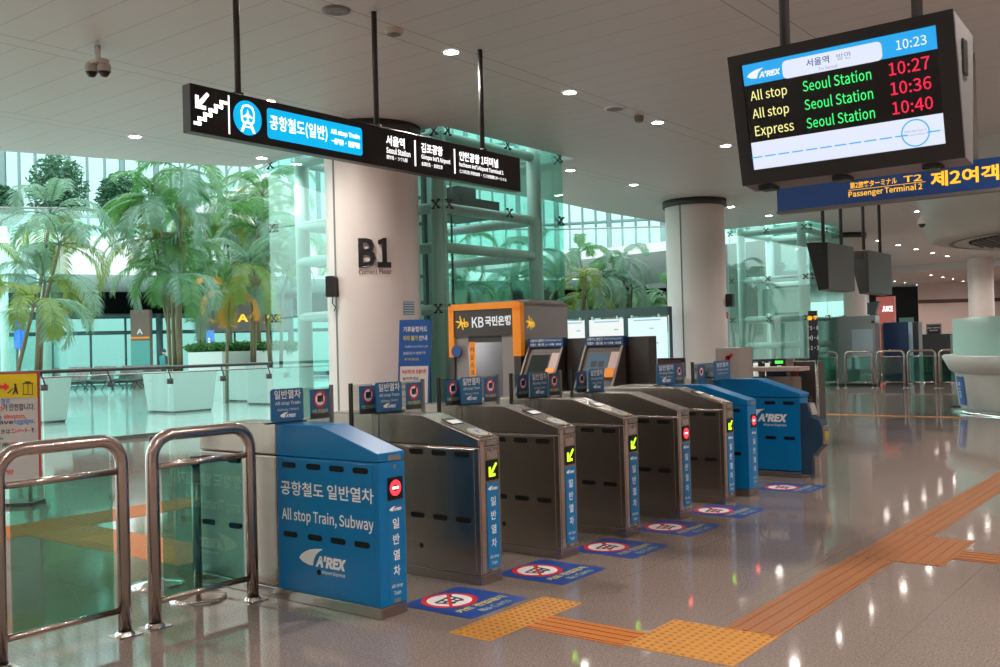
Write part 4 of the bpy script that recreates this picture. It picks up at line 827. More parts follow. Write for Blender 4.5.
# ------------------------------------------------------------------ second gate bank beyond
g = thing('gate_cabinet', 'tall dark brown gate cabinet at the end of the far counter', 'gate cabinet', (-1.2, 10.15, 0))
MB().box(-1.72, -1.17, 10.12, 10.42, .06, 1.16).build('body', mat('cabinet_brown', (.075, .062, .058), .4), g, .012); MB().box(-1.7, -1.19, 10.14, 10.4, 0, .06).build('plinth', STEEL, g)
MB().text('SIEMENS'[:0]+'출구', (-1.32, 10.117, .60), *FY, .12, .11, .01).text('Way out', (-1.32, 10.117, .50), *FY, .16, .035).build('lettering', mat('faint_grey', (.35, .33, .33), .5), g)
MB().box(-1.58, -1.46, 10.108, 10.12, .5, 1.1).build('red_notice', mat('red_sticker', (.5, .05, .06), .5), g); MB().box(-1.62, -1.50, 10.05, 10.11, 0, 1.2).build('side_post', STEEL, g)
MB().disc((-1.56, 10.045, .62), *FY, .035, 16, .004).build('green_lamp', em('green_lamp', (.1, 1, .35), 1.5), g)
MB().box(-1.95, -1.65, 10.1, 10.4, .05, 1.06).build('reader_unit', DB, g, .01); MB().box(-1.80, -1.68, 10.095, 10.1, 1.13, 1.17).build('green_display', em('green_disp', (.1, 1, .1), 1.6), g)
MB().box(-1.84, -1.64, 10.1, 10.2, 1.1, 1.2).build('display_box', BLACK, g)
a_ = P(808, 311, 13.7); b_ = P(819, 311, 13.7); g = thing('post_sign', 'slim black post sign with yellow and white writing near the far lift shaft', 'sign', ((a_.x+b_.x)/2, a_.y, 0)); cx = (a_.x+b_.x)/2
MB().box(a_.x, b_.x, a_.y, a_.y+.03, 1.18, a_.z).build('sign_plate', mat('sign_dark', (.015, .025, .05), .4), g); MB().tube([(cx+.02, a_.y+.05, 0), (cx+.02, a_.y+.05, 1.3)], .022, 12).build('pole', CHROME, g); MB().lathe((cx+.02, a_.y+.05, 0), [(.13, 0), (.12, .02), (.03, .03)], 24).build('base', STEEL, g)
MB().text('출구', (cx, a_.y-.003, a_.z-.10), *FY, .15, .06, .03).build('heading', YORG, g)
q = MB()
for k, s_ in enumerate(('↑5·6', '→3·4', '↓1·2')): q.text(s_, (cx, a_.y-.003, a_.z-.24-.14*k), *FY, .16, .07, .04)
q.build('lettering', WHITE, g)
# pale counter slab and clutter
t0 = YP(750, 369, 9.6); t1 = YP(803, 369, 9.6); g = thing('long_counter', 'long narrow steel counter beyond the far blue gate', 'counter', ((t0.x+t1.x)/2, 9.6, 0))
MB().box(t0.x-.9, t1.x-.05, 9.6, 10.0, 1.03, 1.09).build('slab', mat('slab_pink', (.55, .42, .39), .3), g, .006)
for u in (.05, .35, .65, .95): x = t0.x-.85+(t1.x-t0.x+.7)*u; MB().tube([(x, 9.8, 0), (x, 9.8, 1.03)], .03, 10).build('leg', STEEL, g)
MB().box(t0.x-.8, t1.x-.1, 9.75, 9.8, .3, .95).build('back_panel', STEEL, g)
a_ = P(715, 348, 13.4); b_ = P(747, 348, 13.4); g = thing('grey_box_cabinet', 'pale grey box cabinet with a red symbol before the middle column', 'cabinet', ((a_.x+b_.x)/2, a_.y, 0))
MB().box(a_.x, b_.x, a_.y, a_.y+.45, 0, a_.z).build('body', mat('box_pale', (.42, .38, .355), .5), g, .01); q = MB().disc((a_.x+(b_.x-a_.x)*.52, a_.y-.002, a_.z-.14), *FY, .035).rrect((a_.x+(b_.x-a_.x)*.62, a_.y-.002, a_.z-.12), V((.8, 0, .6)), V((-.6, 0, .8)), .10, .05, .01).build('red_symbol', RED, g)
# luggage carts row
cz = []
for k in range(9):
    px = 748+6.2*k; p = G(px, 22.5); g = thing('luggage_cart', 'parked luggage cart in the row of carts before the far glass lift shaft', 'luggage cart', p, 'parked luggage carts')
    MB().tube([p+V((-.05, -.3, .12)), p+V((-.05, -.3, .95)), p+V((-.05, -.42, 1.02))], .025, 8).tube([p+V((.45, -.3, .12)), p+V((.45, -.3, .95)), p+V((.45, -.42, 1.02))], .025, 8).tube([p+V((-.05, -.42, 1.02)), p+V((.45, -.42, 1.02))], .03, 8).build('push_frame', DGREY, g)
    MB().box(p.x-.05, p.x+.45, p.y-.3, p.y+.5, .12, .17).build('platform', STEEL, g)
    MB().box(p.x+.02, p.x+.38, p.y-.34, p.y-.30, .72, .95).build('basket', mat('cart_dark', (.03, .07, .07), .5), g)
    for sx_ in (0, .4): MB().tube([p+V((sx_-.02, -.2, .06)), p+V((sx_+.02, -.2, .06))], .06, 12).build('wheel', BLACK, g)
for k in range(3):
    px = 755+12*k; p = G(px, 21); g = thing('white_bollard', 'short white post between the luggage carts and the steel counter', 'bollard', p, 'white posts by the carts'); MB().tube([p, p+Z_*.98], .05, 12).build('post', WHT, g); MB().lathe(p, [(.09, 0), (.08, .02), (.05, .03)], 16).build('base', STEEL, g)
# ------------------------------------------------------------------ ceiling fittings
p = ZP(98, 72, H-.28); g = thing('security_camera', 'twin dome security camera hanging from the ceiling at the upper left', 'camera', (p.x, p.y, H))
MB().tube([(p.x, p.y, H), (p.x, p.y, p.z+.10)], .035, 12).build('stem', WHT, g); MB().rrect((p.x, p.y, p.z+.08), X_, Y_, .30, .16, .07, .04).build('bracket', mat('cam_pale', (.62, .58, .54), .4), g)
for s in (-1, 1):
    c = p+R2*s*.07; c.z = p.z; o = MB().lathe(c, [(.070, 0), (.075, .05), (.06, .09)], 20).build('dome_housing', mat('cam_pale', (.62, .58, .54), .4), g); MB().lathe(c, [(.001, -.06), (.035, -.05), (.055, -.02), (.06, 0)], 20).build('dome_lens', BLACK, o)
def vent(px, py, r, lab, nm, m_, cat='ceiling vent', dz=.02):
    p = ZP(px, py, H); g = thing(nm, lab, cat, (p.x, p.y, H)); MB().lathe((p.x, p.y, H), [(r*.8, -dz), (r, -dz*.6), (r*1.04, -.001)], 32).build('rim', m_, g)
    q = MB(); [q.ring((p.x, p.y, H-dz), X_, -Y_, r*a-.006, r*a+.004, 28, .003) for a in (.25, .45, .65)]; q.build('grille', MGREY, g); MB().disc((p.x, p.y, H-dz+.003), X_, -Y_, r*.8, 28, .003).build('face', mat('vent_grey', (.32, .31, .31), .6), g)
vent(336, 10, .14, 'round grey speaker grille in the ceiling left of the middle sign rod', 'ceiling_speaker', MGREY, 'speaker')
vent(394, 30, .10, 'small round beige detector in the ceiling right of the middle sign rod', 'smoke_detector', mat('det_beige', (.60, .50, .42), .5), 'detector', .05)
vent(615, 108, .16, 'round pale vent in the ceiling between two downlights', 'ceiling_vent', WHT)
vent(639, 116, .07, 'small brown dome sensor just left of the third downlight', 'ceiling_sensor', mat('sensor_brown', (.22, .15, .10), .4), 'sensor', .09)
# ------------------------------------------------------------------ yellow and white elevator sign
D = 9.9; sr = P(38.5, 372, D); sl_ = P(-53.5, 376.5, D); g = thing('floor_sign', 'standing yellow and white notice with red arrow and red edge, far left', 'sign', ((sr.x+sl_.x)/2, (sr.y+sl_.y)/2, 0))
XD = (sr-sl_); XD.z = 0; Wd = XD.length; XD.normalize(); ND = XD.cross(Z_); B0 = V((sl_.x, sl_.y, 0)); hz = sr.z; z0_ = .22
def SGN(u, z, l=0): return B0+XD*(Wd*u)+Z_*z+ND*l
def srect(u0, u1, z0, z1, l, t=.004): return [SGN(u0, z0, l), SGN(u1, z0, l), SGN(u1, z1, l), SGN(u0, z1, l)]
panel(srect(0, 1, z0_, hz, 0), .03, mat('sign_red_edge', (.45, .04, .04), .4), 'frame', g); panel(srect(.01, .985, z0_+.01, hz-.015, .003), .002, mat('sign_white', (.46, .48, .475), .45), 'white_field', g)
panel(srect(.01, .985, hz-.255, hz-.015, .006), .002, mat('sign_yellow', (.62, .50, .01), .45), 'yellow_band', g)
def su(px): return (px+52)/92.0
def sz(py): return hz-(py-372)/FPX*D
q = MB(); c = SGN(su(3), sz(386), .008); q.poly(c, XD, Z_, [(-.10, -.018), (.03, -.018), (.03, -.045), (.085, 0), (.03, .045), (.03, .018), (-.10, .018)]); q.build('red_arrow', RED, g)
q = MB(); c = SGN(su(29.5), sz(388.5), .008)
for a_, b_, c_, d_ in ((-.05, -.044, -.055, .05), (.044, .05, -.055, .05), (-.003, .003, -.055, .05), (-.055, .055, .05, .058), (-.055, .055, -.06, -.053), (-.03, .03, .062, .075)): q.poly(c, XD, Z_, [(a_, c_), (b_, c_), (b_, d_), (a_, d_)])
c = SGN(su(17), sz(388.5), .008); q.disc(c+Z_*.045, XD, Z_, .013, 14); q.poly(c, XD, Z_, [(-.012, .03), (.012, .03), (.02, -.01), (.03, -.055), (.018, -.055), (0, -.02), (-.02, -.055), (-.034, -.055), (-.014, -.01)]).poly(c, XD, Z_, [(-.075, -.045), (-.02, .005), (-.028, .012), (-.085, -.037)]); q.build('lift_pictogram', BLKP, g)
q = MB(); qr = MB(); qb = MB()
def st(Q, s_, x0, x1, y, h): Q.text(s_, SGN(su((x0+x1)/2), sz(y), .006), XD, Z_, (x1-x0)/FPX*D, h/FPX*D, .02)
st(qb, '경우,', 2, 13, 401, 7); st(q, '가 안전합니다.', 4, 36, 406.5, 7); st(qr, '엘리베이터', -32, 3, 407, 7); st(q, '무거운 짐이 있는', -44, 0, 401, 7); st(q, 'Please take the', -46, 2.5, 416, 6); st(qr, 'elevators,', 5, 27, 416, 6); st(q, 'if you have', -30, 14, 421.5, 6); st(qb, 'luggages.', 15, 35.5, 421, 6.5)
st(q, '大きな荷物があるときは', -44, 11, 430.5, 5); st(qr, 'エレベーター', 12, 31, 430, 5); st(q, 'を', 32, 35, 429.5, 5); st(q, 'ください。', -40, 4, 436, 5); st(q, '有行李时请使用', -44, 9, 444, 5); st(qr, '安全电梯', 10, 18, 443.5, 5); st(qr, '안전사고 예방', -40, 14, 471, 5)
q.build('black_lettering', BLKP, g); qr.build('red_lettering', RED, g); qb.build('blue_lettering', BLUP, g)
panel(srect(.05, .95, 0, .04, .10), .30, DGREY, 'base', g); panel(srect(.1, .14, .03, z0_+.05, -.005), .02, STEEL, 'leg', g); panel(srect(.86, .9, .03, z0_+.05, -.005), .02, STEEL, 'leg', g)
# ------------------------------------------------------------------ balustrade
g = thing('glass_balustrade', 'long clear glass balustrade with dark handrail in front of the planters', 'balustrade', (-12.2, 5, 0))
ya, yb_ = 0.2, 9.55; ns = 6
ys_ = [XP(px, 400, -12.2).y for px in (-10, 43, 109, 169, 222, 268)]
ys_ = [ys_[0]-1.2]+ys_
for k in range(len(ys_)-1):
    MB().box(-12.205, -12.19, ys_[k]+.01, ys_[k+1]-.01, .05, 1.16).build('glass_panel', GLITE, g)
for y_ in ys_[1:]:
    q = MB().tube([(-12.17, y_, 1.0), (-12.10, y_, 1.02), (-12.10, y_-.08, 1.24)], .012, 8).build('rail_bracket', DGREY, g); MB().lathe((-12.15, y_, 1.0), [(.06, -.05), (.06, .05), (.001, .051)], 14).build('clamp', DGREY, g)
MB().tube([(-12.08, ys_[0], 1.265), (-12.08, ys_[-1], 1.265)], .032, 12).build('handrail', DGREY, g)
MB().tube([(-12.2, ys_[0], 1.165), (-12.2, ys_[-1], 1.165)], .014, 8).build('glass_edge', STEEL, g)
MB().box(-12.24, -12.15, ys_[0], ys_[-1], 0, .07).build('floor_channel', STEEL, g)
# ------------------------------------------------------------------ planters
def planter(c, w, h, lab, rot=0.):
    g = thing('white_planter', lab, 'planter', (c[0], c[1], 0)); b = w*.43; t_ = w*.5
    def sq(r_, z): return [V((c[0]+r_*math.cos(rot+pi/4+k*pi/2)*math.sqrt(2), c[1]+r_*math.sin(rot+pi/4+k*pi/2)*math.sqrt(2), z)) for k in range(4)]
    vs = sq(b, .05)+sq(t_, h)+sq(t_*.90, h)+sq(t_*.88, h-.08)
    fs = [(3, 2, 1, 0)]+[(4*j+k, 4*j+(k+1) % 4, 4*j+4+(k+1) % 4, 4*j+4+k) for j in range(3) for k in range(4)]
    MB().add(vs, fs).build('pot', PLANT, g, .01); MB().add(sq(t_*.88, h-.08), [(0, 1, 2, 3)]).build('soil', SOIL, g)
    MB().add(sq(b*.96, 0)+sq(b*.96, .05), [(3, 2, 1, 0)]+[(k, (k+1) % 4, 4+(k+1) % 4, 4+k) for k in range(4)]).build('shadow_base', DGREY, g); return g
PL = [((-18.45, 11.15), 1.35, 1.05), ((-18.5, 7.2), 1.35, 1.05), ((-18.55, 14.4), 1.35, 1.05), ((-20.9, 15.3), 1.3, 1.1)]
for (c, w, h), l_ in zip(PL, ('tapered white planter box in the middle, behind the balustrade', 'tapered white planter box beside the yellow notice', 'tapered white planter box next to the left lift shaft', 'tapered white planter set back between the middle and right ones')): planter(c, w, h, l_)
a_ = G(188, 31); b_ = G(222, 30); c_ = G(252, 30.4); d_ = G(285, 32); 
g = thing('long_planter', 'long faceted white planter wall full of low green shrubs', 'planter', (b_.x, b_.y, 0)); base = [a_, b_, c_, d_]; bk = [d_+V((-1.6, 2.2, 0)), a_+V((-1.6, 2.2, 0))]; MB().prism([(k.x, k.y) for k in base+bk], 'z', 0, 1.55).build('planter_wall', PLANT, g)
# leaves
def leafball(c, r, n, m_, nm, par, size=.12, sq=1.):
    q = MB()
    for _ in range(n):
        d_ = V((random.gauss(0, 1), random.gauss(0, 1), random.gauss(0, 1))).normalized()*(random.random()**.45); p = V(c)+V((d_.x*r[0], d_.y*r[1], d_.z*r[2]))
        a = V((random.gauss(0, 1), random.gauss(0, 1), random.gauss(0, .6))).normalized()*size*random.uniform(.6, 1.3); b = a.cross(V((random.gauss(0, 1), random.gauss(0, 1), random.gauss(0, 1)))).normalized()*size*.38
        q.add([p-a, p+b*.9, p+a, p-b*.9], [(0, 1, 2, 3)])
    return q.build(nm, m_, par)
shr = None
for k in range(16):
    t_ = k/15*2.999; i = int(t_); p = base[i].lerp(base[i+1], t_-i)+V((-.35, .5, 0)); g = thing('low_shrub', 'low green shrub growing in the long faceted planter', 'shrub', (p.x, p.y, 1.55), 'low shrubs in the long planter')
    if shr is None:
        leafball((p.x, p.y, 1.68), (.35, .35, .2), 260, LEAFA, 'foliage', g, .09); q = MB()
        for j in range(6): a = j; q.tube([(p.x, p.y, 1.5), (p.x+.25*math.cos(a), p.y+.25*math.sin(a), 1.75)], .01, 5)
        q.build('stems', STEMM, g); shr = g
    else:
        for ch in shr.children: c2 = ch.copy(); COL.objects.link(c2); c2.parent = g
        g.rotation_euler.z = k*1.3
# ------------------------------------------------------------------ palms
def frond(q, o, az, el, ln, droop, wid, nl=30, sag=.45):
    pts = []; p = V(o); e_ = el; st_ = ln/14
    for k in range(15):
        pts.append(p.copy()); p = p+V((math.cos(az)*math.cos(e_), math.sin(az)*math.cos(e_), math.sin(e_)))*st_; e_ -= droop/14*(1+k/9)
    q.tube(pts, [.016*(1-k/18) for k in range(15)], 4, False)
    for k in range(nl):
        t_ = .18+.80*k/nl; f = t_*14; i = min(13, int(f)); c = pts[i].lerp(pts[i+1], f-i); dr = (pts[i+1]-pts[i]).normalized(); sd_ = dr.cross(Z_).normalized(); L_ = wid*math.sin(pi*(.12+.83*t_))**.7*random.uniform(.85, 1.1)
        for s_ in (-1, 1):
            u = (sd_*s_*.78+dr*.55+Z_*(.10)).normalized(); mid = c+u*L_*.55-Z_*L_*.05; tip = c+u*L_-Z_*L_*sag*random.uniform(.6, 1.1); wv = dr*(.012+.012*ln/2)
            q.add([c-wv*.6, c+wv*.6, mid+wv, tip, mid-wv], [(0, 1, 2, 4), (4, 2, 3)] if s_ > 0 else [(4, 2, 1, 0), (3, 2, 4)])
def palm(base_, hs, lab, nf=9, ln=1.9, m_=LEAFA, lean=.3, m2=None, spread=.35, wid=.42, z0_=.9, hang=0):
    g = thing('palm_tree', lab, 'palm', (base_[0], base_[1], z0_))
    for j, h in enumerate(hs):
        a = random.uniform(0, 2*pi); b0 = V((base_[0]+.15*math.cos(a), base_[1]+.15*math.sin(a), z0_)); tp_ = b0+V((math.cos(a)*lean*spread*3, math.sin(a)*lean*spread*3, h-z0_)); md = b0.lerp(tp_, .5)-V((math.cos(a), math.sin(a), 0))*.08*h*lean
        MB().tube([b0, b0.lerp(md, .5)+V((0, 0, .02)), md, md.lerp(tp_, .5), tp_], [.055, .05, .045, .04, .03], 8).build('trunk', STEMM, g)
        q = MB(); q2 = MB()
        for k in range(nf):
            az = a+k*2.399+random.uniform(-.2, .2); el = random.uniform(.15, 1.35) if k % 3 else random.uniform(-.2, .5); Q = q2 if (m2 and k % 3 == 0) else q
            frond(Q, tp_, az, el, ln*random.uniform(.75, 1.15), random.uniform(1.2, 2.1), wid*random.uniform(.8, 1.15))
        q.build('fronds', m_, g)
        if q2.v: q2.build('pale_fronds', m2, g)
    return g
def gx(px, D): a = G(px, D); return (a.x, a.y)
palm((-18.5, 7.3), (4.1, 3.2, 4.9), 'tall palm cluster rising behind the yellow notice at the left edge', 9, 2.0, LEAFB, .5, LEAFC)
palm(gx(4, 20), (3.4, 2.6), 'shorter palm with yellow tipped leaves at the very left edge', 8, 1.6, LEAFC, .5, LEAFB, z0_=.0)
palm((-18.45, 11.15), (6.2, 5.4, 4.3, 3.4), 'tallest palm, growing from the middle white planter', 11, 2.1, LEAFA, .45, LEAFB, z0_=1.0)
palm(gx(176, 26), (5.6, 4.6), 'slender palm just right of the middle planter', 10, 2.0, LEAFA, .5, LEAFC, z0_=.0)
palm((-18.55, 14.4), (4.9, 4.0, 3.4), 'leaning palm in the planter beside the left lift shaft', 10, 2.0, LEAFB, .5, LEAFC, z0_=1.0)
palm((-20.9, 15.3), (6.4, 5.3, 4.4), 'broad palm in the planter set back by the long planter', 12, 2.3, LEAFA, .5, LEAFB, z0_=1.0)
palm(gx(205, 32), (6.0, 5.2, 4.2), 'bushy palm rising from the left end of the long planter', 11, 2.3, LEAFB, .5, LEAFA, z0_=1.5)
palm(gx(232, 33), (6.6, 5.6, 4.4), 'bushy palm rising from the middle of the long planter', 11, 2.3, LEAFA, .5, LEAFC, z0_=1.5)
palm(gx(258, 33), (7.4, 5.8, 4.6), 'palm rising from the right end of the long planter', 11, 2.4, LEAFB, .5, LEAFC, z0_=1.5)
palm(gx(222, 29), (3.3,), 'small palm with orange drying fronds before the long planter', 7, 1.5, LEAFO, .2, None, z0_=0.)
for (px, D, hs, m_, l_) in ((574, 27, (3.3, 2.8), LEAFC, 'low yellow green palm at the left of the window over the map boxes'), (598, 28.5, (4.2, 3.4), LEAFA, 'tall palm in the window over the map boxes'), (624, 29, (3.9, 3.1), LEAFB, 'blue green palm with drooping fronds near the middle column'), (652, 30, (3.0, 2.5), LEAFA, 'low palm partly hidden by the left side of the middle column'), (470, 25, (3.8, 3.0), LEAFA, 'palm seen through the glass shaft behind the bank booth'), (520, 26, (4.0, 3.2), LEAFB, 'palm seen through the right part of the glass shaft')):
    palm(gx(px, D), hs, l_, 8, 1.5, m_, .4, LEAFB, z0_=.0, wid=.34)
# ------------------------------------------------------------------ balcony ring, facade
def arc(pts): return [G(px, D) for px, D in pts]
A1_ = arc([(-150, 40), (-60, 39), (55, 40), (160, 42), (270, 45), (420, 50), (560, 52), (680, 52), (760, 54)])
A2_ = arc([(-170, 54), (-60, 53), (55, 54), (160, 56), (270, 60), (420, 64), (560, 64), (680, 62), (780, 60)])
def ribbon(pts, z0, z1, m_, nm, off=0.):
    q = MB(); vs = [p+Z_*z0 for p in pts]+[p+Z_*z1 for p in pts]; n = len(pts); q.add(vs, [(k, k+1, n+k+1, n+k) for k in range(n-1)]); return q.build(nm, m_)
zb0, zb1 = 4.95, 6.55
q = MB(); n = len(A1_); q.add([p+Z_*zb0 for p in A1_]+[p+Z_*zb1 for p in A1_]+[p+Z_*zb1 for p in A2_]+[p+Z_*zb0 for p in A2_], [(a*n+k, a*n+k+1, ((a+1) % 4)*n+k+1, ((a+1) % 4)*n+k) for a in range(4) for k in range(n-1)])
struct(q.build('balcony_slab', mat('balcony_white', (.88, .90, .89), .4)))
g = thing('balcony_railing', 'curved glass railing along the edge of the white upper balcony', 'railing', (A1_[2].x, A1_[2].y, zb1))
A1b = [p-(p-V((CP.x, CP.y, 0))).normalized()*-.15 for p in A1_]
for k in range(n-1):
    for j in range(3): p0 = A1b[k].lerp(A1b[k+1], j/3); p1 = A1b[k].lerp(A1b[k+1], (j+1)/3); panel([p0+Z_*(zb1), p1+Z_*(zb1), p1+Z_*(zb1+1.1), p0+Z_*(zb1+1.1)], .02, GLITE, 'glass_panel', g)
MB().tube([p+Z_*(zb1+1.13) for p in A1b], .05, 8).build('handrail', MGREY, g)
# lower facade under the balcony
F2 = [a.lerp(b, .80) for a, b in zip(A1_, A2_)]
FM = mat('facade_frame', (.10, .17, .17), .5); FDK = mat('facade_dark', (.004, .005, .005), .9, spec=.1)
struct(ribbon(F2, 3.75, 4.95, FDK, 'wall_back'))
g = thing('glass_facade', 'dark framed glass entrance facade far beneath the white balcony', 'facade', (F2[2].x, F2[2].y, 0))
q = MB(); 
for k in range(n-1):
    L_ = (F2[k+1]-F2[k]).length; m_ = max(1, int(L_/1.6))
    for j in range(m_):
        p = F2[k].lerp(F2[k+1], j/m_); w_ = .10 if j % 3 else .30
        if k*7+j in (): continue
        MB().tube([p, p+Z_*3.75], w_/1.4, 4).build('mullion', FM, g) if w_ > .2 else q.tube([p, p+Z_*3.75], w_/1.4, 4)
    for z, r_ in ((2.75, .10), (3.65, .14), (.15, .12)): q.tube([F2[k]+Z_*z, F2[k+1]+Z_*z], r_, 4)
q.build('frame_grid', FM, g)
for k in range(n-1): 
    p0, p1 = F2[k], F2[k+1]; panel([p0, p1, p1+Z_*3.75, p0+Z_*3.75], .02, glass('facade_glass', (.42, .58, .56), .08), 'glazing', g)
# brown and blue kiosks under the balcony
def slab_at(px0, px1, D, z0, z1, th, m_, nm, lab, cat):
    a_ = P(px0, 350, D); b_ = P(px1, 350, D); A = V((a_.x, a_.y, 0)); B = V((b_.x, b_.y, 0)); g = thing(nm, lab, cat, (A+B)/2); N = (B-A).normalized().cross(Z_)
    panel([A+Z_*z0, B+Z_*z0, B+Z_*z1, A+Z_*z1], th, m_, 'body', g); return g, A, B, N
g, A, B, N = slab_at(131, 150, 47, 0, 3.7, .4, mat('kiosk_brown', (.20, .13, .10), .5), 'shop_front', 'brown and teal shop front behind the palms beside the glass entrance', 'shop')
panel([A+Z_*.6+N*.03, B+Z_*.6+N*.03, B+Z_*2.2+N*.03, A+Z_*2.2+N*.03], .02, mat('shop_teal', (.10, .40, .36), .3), 'shop_window', g); panel([A+Z_*2.3+N*.03, B+Z_*2.3+N*.03, B+Z_*2.4+N*.03, A+Z_*2.4+N*.03], .02, ORG, 'orange_stripe', g)
MB().text('A', (A+B)/2+Z_*2.65+N*.05, (B-A).normalized(), Z_, .3, .25, .03).build('lettering', WHITE, g)
g, A, B, N = slab_at(196, 290, 50, 2.6, 4.2, .5, mat('bulkhead_brown', (.16, .13, .12), .5), 'led_sign', 'dark overhead sign with yellow lit letters behind the palms', 'sign')
MB().text('A A Z / 8', A.lerp(B, .62)+Z_*3.25+N*.05, (B-A).normalized(), Z_, 3.0, .5, .04).build('lettering', YORG, g)
for u in (.02, .98): p = A.lerp(B, u); MB().box(p.x-.1, p.x+.1, p.y+.1, p.y+.3, 0, 4.2).build('post', FM, g)
g, A, B, N = slab_at(205, 214, 46, .9, 2.6, .1, mat('info_blue', (.05, .22, .60), .4, emis=.3, ecol=(.1, .3, .8)), 'blue_sign_post', 'blue information sign post behind the long planter', 'sign')
MB().text('i', A.lerp(B, .5)+Z_*2.0+N*.03, (B-A).normalized(), Z_, .12, .5, .04).build('lettering', WHITE, g); p = A.lerp(B, .5); MB().tube([p, p+Z_*.9], .06, 8).build('pole', STEEL, g)
g, A, B, N = slab_at(14, 25, 40, 1.9, 3.1, .1, mat('info_blue2', (.0, .12, .55), .4, emis=.3, ecol=(.0, .15, .8)), 'blue_board', 'small bright blue board on a post behind the left palms', 'sign'); p = A.lerp(B, .5); MB().tube([p, p+Z_*1.9], .05, 8).build('pole', STEEL, g)
# upper curtain wall
g = thing('curtain_wall', 'tall pale glass curtain wall with many thin mullions above the balcony', 'curtain wall', (A2_[2].x, A2_[2].y, zb1))
MW = mat('mullion_pale', (.13, .19, .19), .5)
for k in range(n-1):
    q = MB(); L_ = (A2_[k+1]-A2_[k]).length; m_ = max(1, int(L_/.8))
    for j in range(m_): p = A2_[k].lerp(A2_[k+1], j/m_); q.tube([p+Z_*zb1, p+Z_*17], .09 if j % 4 else .20, 4)
    for z in (9.4, 14.8): q.tube([A2_[k]+Z_*z, A2_[k+1]+Z_*z], .10, 4)
    q.build('mullion_bay', MW, g); p0, p1 = A2_[k], A2_[k+1]; panel([p0+Z_*zb1, p1+Z_*zb1, p1+Z_*17, p0+Z_*17], .02, glass('sky_glass', (.52, .62, .61), .05), 'glazing', g)
# white sloping stair slab with glass rail, top right of left opening
a_, b_ = P(196, 226, 43), P(300, 176, 40); g = thing('upper_stair', 'white sloping stair slab with glass rail rising behind the right hand palms', 'stair', (a_.x, a_.y, a_.z))
N = (b_-a_).cross(Z_).normalized(); q = MB(); vs = []
for l_ in (0, 1.6):
    for p, dz in ((a_, 0), (b_, 0), (b_, -1.8), (a_, -1.6)): vs.append(p+Z_*dz-N*l_*-1)
q.add(vs, [(0, 1, 2, 3), (7, 6, 5, 4), (0, 4, 5, 1), (1, 5, 6, 2), (2, 6, 7, 3), (3, 7, 4, 0)]).build('slab', mat('balcony_white', (.88, .90, .89), .4), g)
panel([a_, b_, b_+Z_*1.1, a_+Z_*1.1], .02, GTEAL, 'glass_rail', g); MB().tube([a_+Z_*1.12, b_+Z_*1.12], .04, 8).build('handrail', MGREY, g)
# balcony trees
for px, D, w, h, l_ in ((61, 44.5, 1.35, 4.0, 'dense round topped tree on the white balcony, left of the palms'), (124, 46, 1.1, 3.4, 'smaller dense tree on the white balcony behind the palms'), (2, 43, 1.0, 2.5, 'dense tree on the balcony cut by the left edge')):
    p = G(px, D); g = thing('balcony_tree', l_, 'tree', (p.x, p.y, zb1))
    for j in range(5): a = j*1.3; MB().tube([(p.x+.4*math.cos(a), p.y+.4*math.sin(a), zb1), (p.x+.35*math.cos(a), p.y+.35*math.sin(a), zb1+h*.55)], .05, 6).build('trunk', STEMM, g)
    leafball((p.x, p.y, zb1+h*.66), (w, w, h*.42), 2600, LEAFD, 'foliage', g, .15)
    MB().lathe((p.x, p.y, zb1), [(.6, 0), (.7, .5), (.6, .5), (.01, .45)], 20).build('pot', PLANT, g)
# ------------------------------------------------------------------ benches
BST = mat('bench_metal', (.20, .20, .195), .45, .3)
def bench(px, D, lab, n=3):
    p = G(px, D); g = thing('waiting_bench', lab, 'bench', p); w = .62
    for k in range(n):
        x = p.x+(k-n/2)*w
        MB().add([(x, p.y+.05, .45), (x+w-.05, p.y+.05, .45), (x+w-.05, p.y-.42, .42), (x, p.y-.42, .42), (x, p.y+.05, .42), (x+w-.05, p.y+.05, .42), (x+w-.05, p.y-.42, .39), (x, p.y-.42, .39)], [(0, 3, 2, 1), (4, 5, 6, 7), (0, 1, 5, 4), (1, 2, 6, 5), (2, 3, 7, 6), (3, 0, 4, 7)]).build('seat', BST, g)
        MB().add([(x, p.y+.05, .45), (x+w-.05, p.y+.05, .45), (x+w-.05, p.y+.25, 1.05), (x, p.y+.25, 1.05), (x, p.y+.09, .45), (x+w-.05, p.y+.09, .45), (x+w-.05, p.y+.29, 1.05), (x, p.y+.29, 1.05)], [(0, 1, 2, 3), (7, 6, 5, 4), (0, 4, 5, 1), (1, 5, 6, 2), (2, 6, 7, 3), (3, 7, 4, 0)]).build('backrest', BST, g)
        MB().box(x-.03, x+.0, p.y-.4, p.y+.1, .60, .64).build('armrest', DGREY, g)
    MB().tube([(p.x-n/2*w, p.y-.15, .36), (p.x+n/2*w, p.y-.15, .36)], .04, 8).build('beam', DGREY, g)
    for s in (-1, 1): MB().tube([(p.x+s*n/2*w*.8, p.y-.4, 0), (p.x+s*n/2*w*.8, p.y-.15, .36), (p.x+s*n/2*w*.8, p.y+.2, 0)], .03, 8).build('leg', DGREY, g)
for px, l_ in ((74, 'left metal waiting bench before the glass entrance'), (100, 'second metal waiting bench from the left before the glass entrance'), (128, 'third metal waiting bench, in front of the brown shop'), (150, 'fourth metal waiting bench, behind the middle planter')): bench(px, 44, l_)
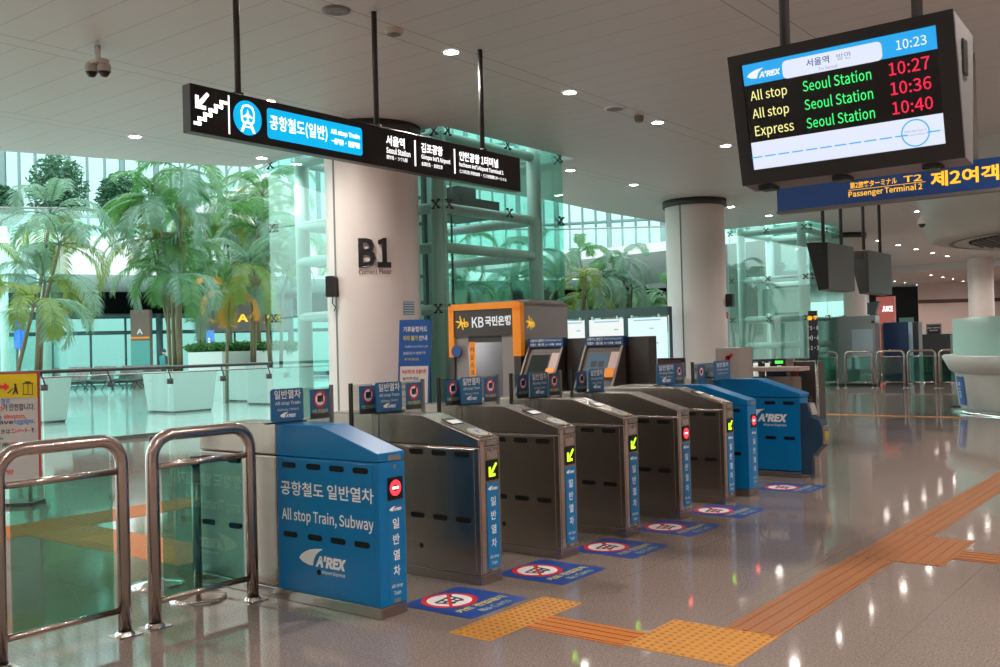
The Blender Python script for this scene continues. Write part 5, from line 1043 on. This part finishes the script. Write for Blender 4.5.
# person far away
p = G(163.5, 43); g = tag(None or bpy.data.objects.new('person', bpy.data.meshes.new('person')), 'person in dark trousers and teal top walking behind the palms', 'person'); COL.objects.link(g)
J = [(0, 0, .95), (0, 0, 1.15), (0, 0, 1.38), (0, 0, 1.50), (0, .02, 1.58), (0, .02, 1.72), (-.10, 0, .90), (-.11, .10, .50), (-.11, .0, .09), (-.11, .16, .04), (.10, 0, .90), (.11, -.08, .50), (.11, -.25, .10), (.11, -.12, .04), (-.19, 0, 1.40), (-.25, -.03, 1.13), (-.24, .10, .90), (.19, 0, 1.40), (.25, .03, 1.13), (.24, .18, .95)]
E_ = [(0, 1), (1, 2), (2, 3), (3, 4), (4, 5), (0, 6), (6, 7), (7, 8), (8, 9), (0, 10), (10, 11), (11, 12), (12, 13), (2, 14), (14, 15), (15, 16), (2, 17), (17, 18), (18, 19)]
R_ = [.14, .13, .15, .06, .08, .09, .09, .06, .045, .04, .09, .06, .045, .04, .06, .045, .035, .06, .045, .035]
g.data.from_pydata(J, E_, []); g.location = p; md = g.modifiers.new('skin', 'SKIN')
for v_, r_ in zip(g.data.skin_vertices[0].data, R_): v_.radius = (r_, r_*.8)
g.data.skin_vertices[0].data[0].use_root = True; g.modifiers.new('sub', 'SUBSURF').levels = 1; g.data.materials.append(mat('dark_cloth', (.03, .035, .045), .8))
MB().lathe((p.x, p.y, 0), [(.15, .98), (.175, 1.2), (.19, 1.42), (.06, 1.5)], 16).build('teal_top', mat('teal_cloth', (.04, .20, .20), .8), g)
MB().lathe((p.x, p.y+.02, 1.60), [(.001, -.11), (.07, -.07), (.085, 0), (.07, .02)], 14).build('face', mat('skin', (.5, .33, .25), .6), g)
MB().lathe((p.x, p.y+.02, 1.64), [(.09, -.03), (.095, .04), (.05, .11), (.001, .12)], 14).build('hair', BLACK, g)
# ------------------------------------------------------------------ world and lamps
w = bpy.data.worlds.new('world'); SC.world = w; w.use_nodes = True; nt = w.node_tree; bg = nt.nodes['Background']
tc = nt.nodes.new('ShaderNodeTexCoord'); sp = nt.nodes.new('ShaderNodeSeparateXYZ'); cr = nt.nodes.new('ShaderNodeValToRGB')
cr.color_ramp.elements[0].position = .48; cr.color_ramp.elements[0].color = (.45, .62, .60, 1); cr.color_ramp.elements[1].position = .56; cr.color_ramp.elements[1].color = (.80, 1.0, .97, 1)
mp = nt.nodes.new('ShaderNodeMapRange'); mp.inputs['From Min'].default_value = -1; mp.inputs['From Max'].default_value = 1
nt.links.new(tc.outputs['Generated'], sp.inputs[0]); nt.links.new(sp.outputs['Z'], mp.inputs[0]); nt.links.new(mp.outputs[0], cr.inputs[0]); nt.links.new(cr.outputs[0], bg.inputs[0]); bg.inputs[1].default_value = 3.2
struct(MB().box(-12.9, 16.3, -14.3, -14, 4.9, 5.3).build('trim_3', WHT))
SC.view_settings.view_transform = 'Standard'; SC.view_settings.look = 'None'; SC.view_settings.gamma = 1; SC.view_settings.exposure = 0; SC.view_settings.use_curve_mapping = False
SC.cycles.use_denoising = True; SC.cycles.max_bounces = 10; SC.cycles.transparent_max_bounces = 24; SC.cycles.sample_clamp_indirect = 6; SC.cycles.caustics_reflective = False; SC.cycles.caustics_refractive = False; SC.cycles.blur_glossy = .3
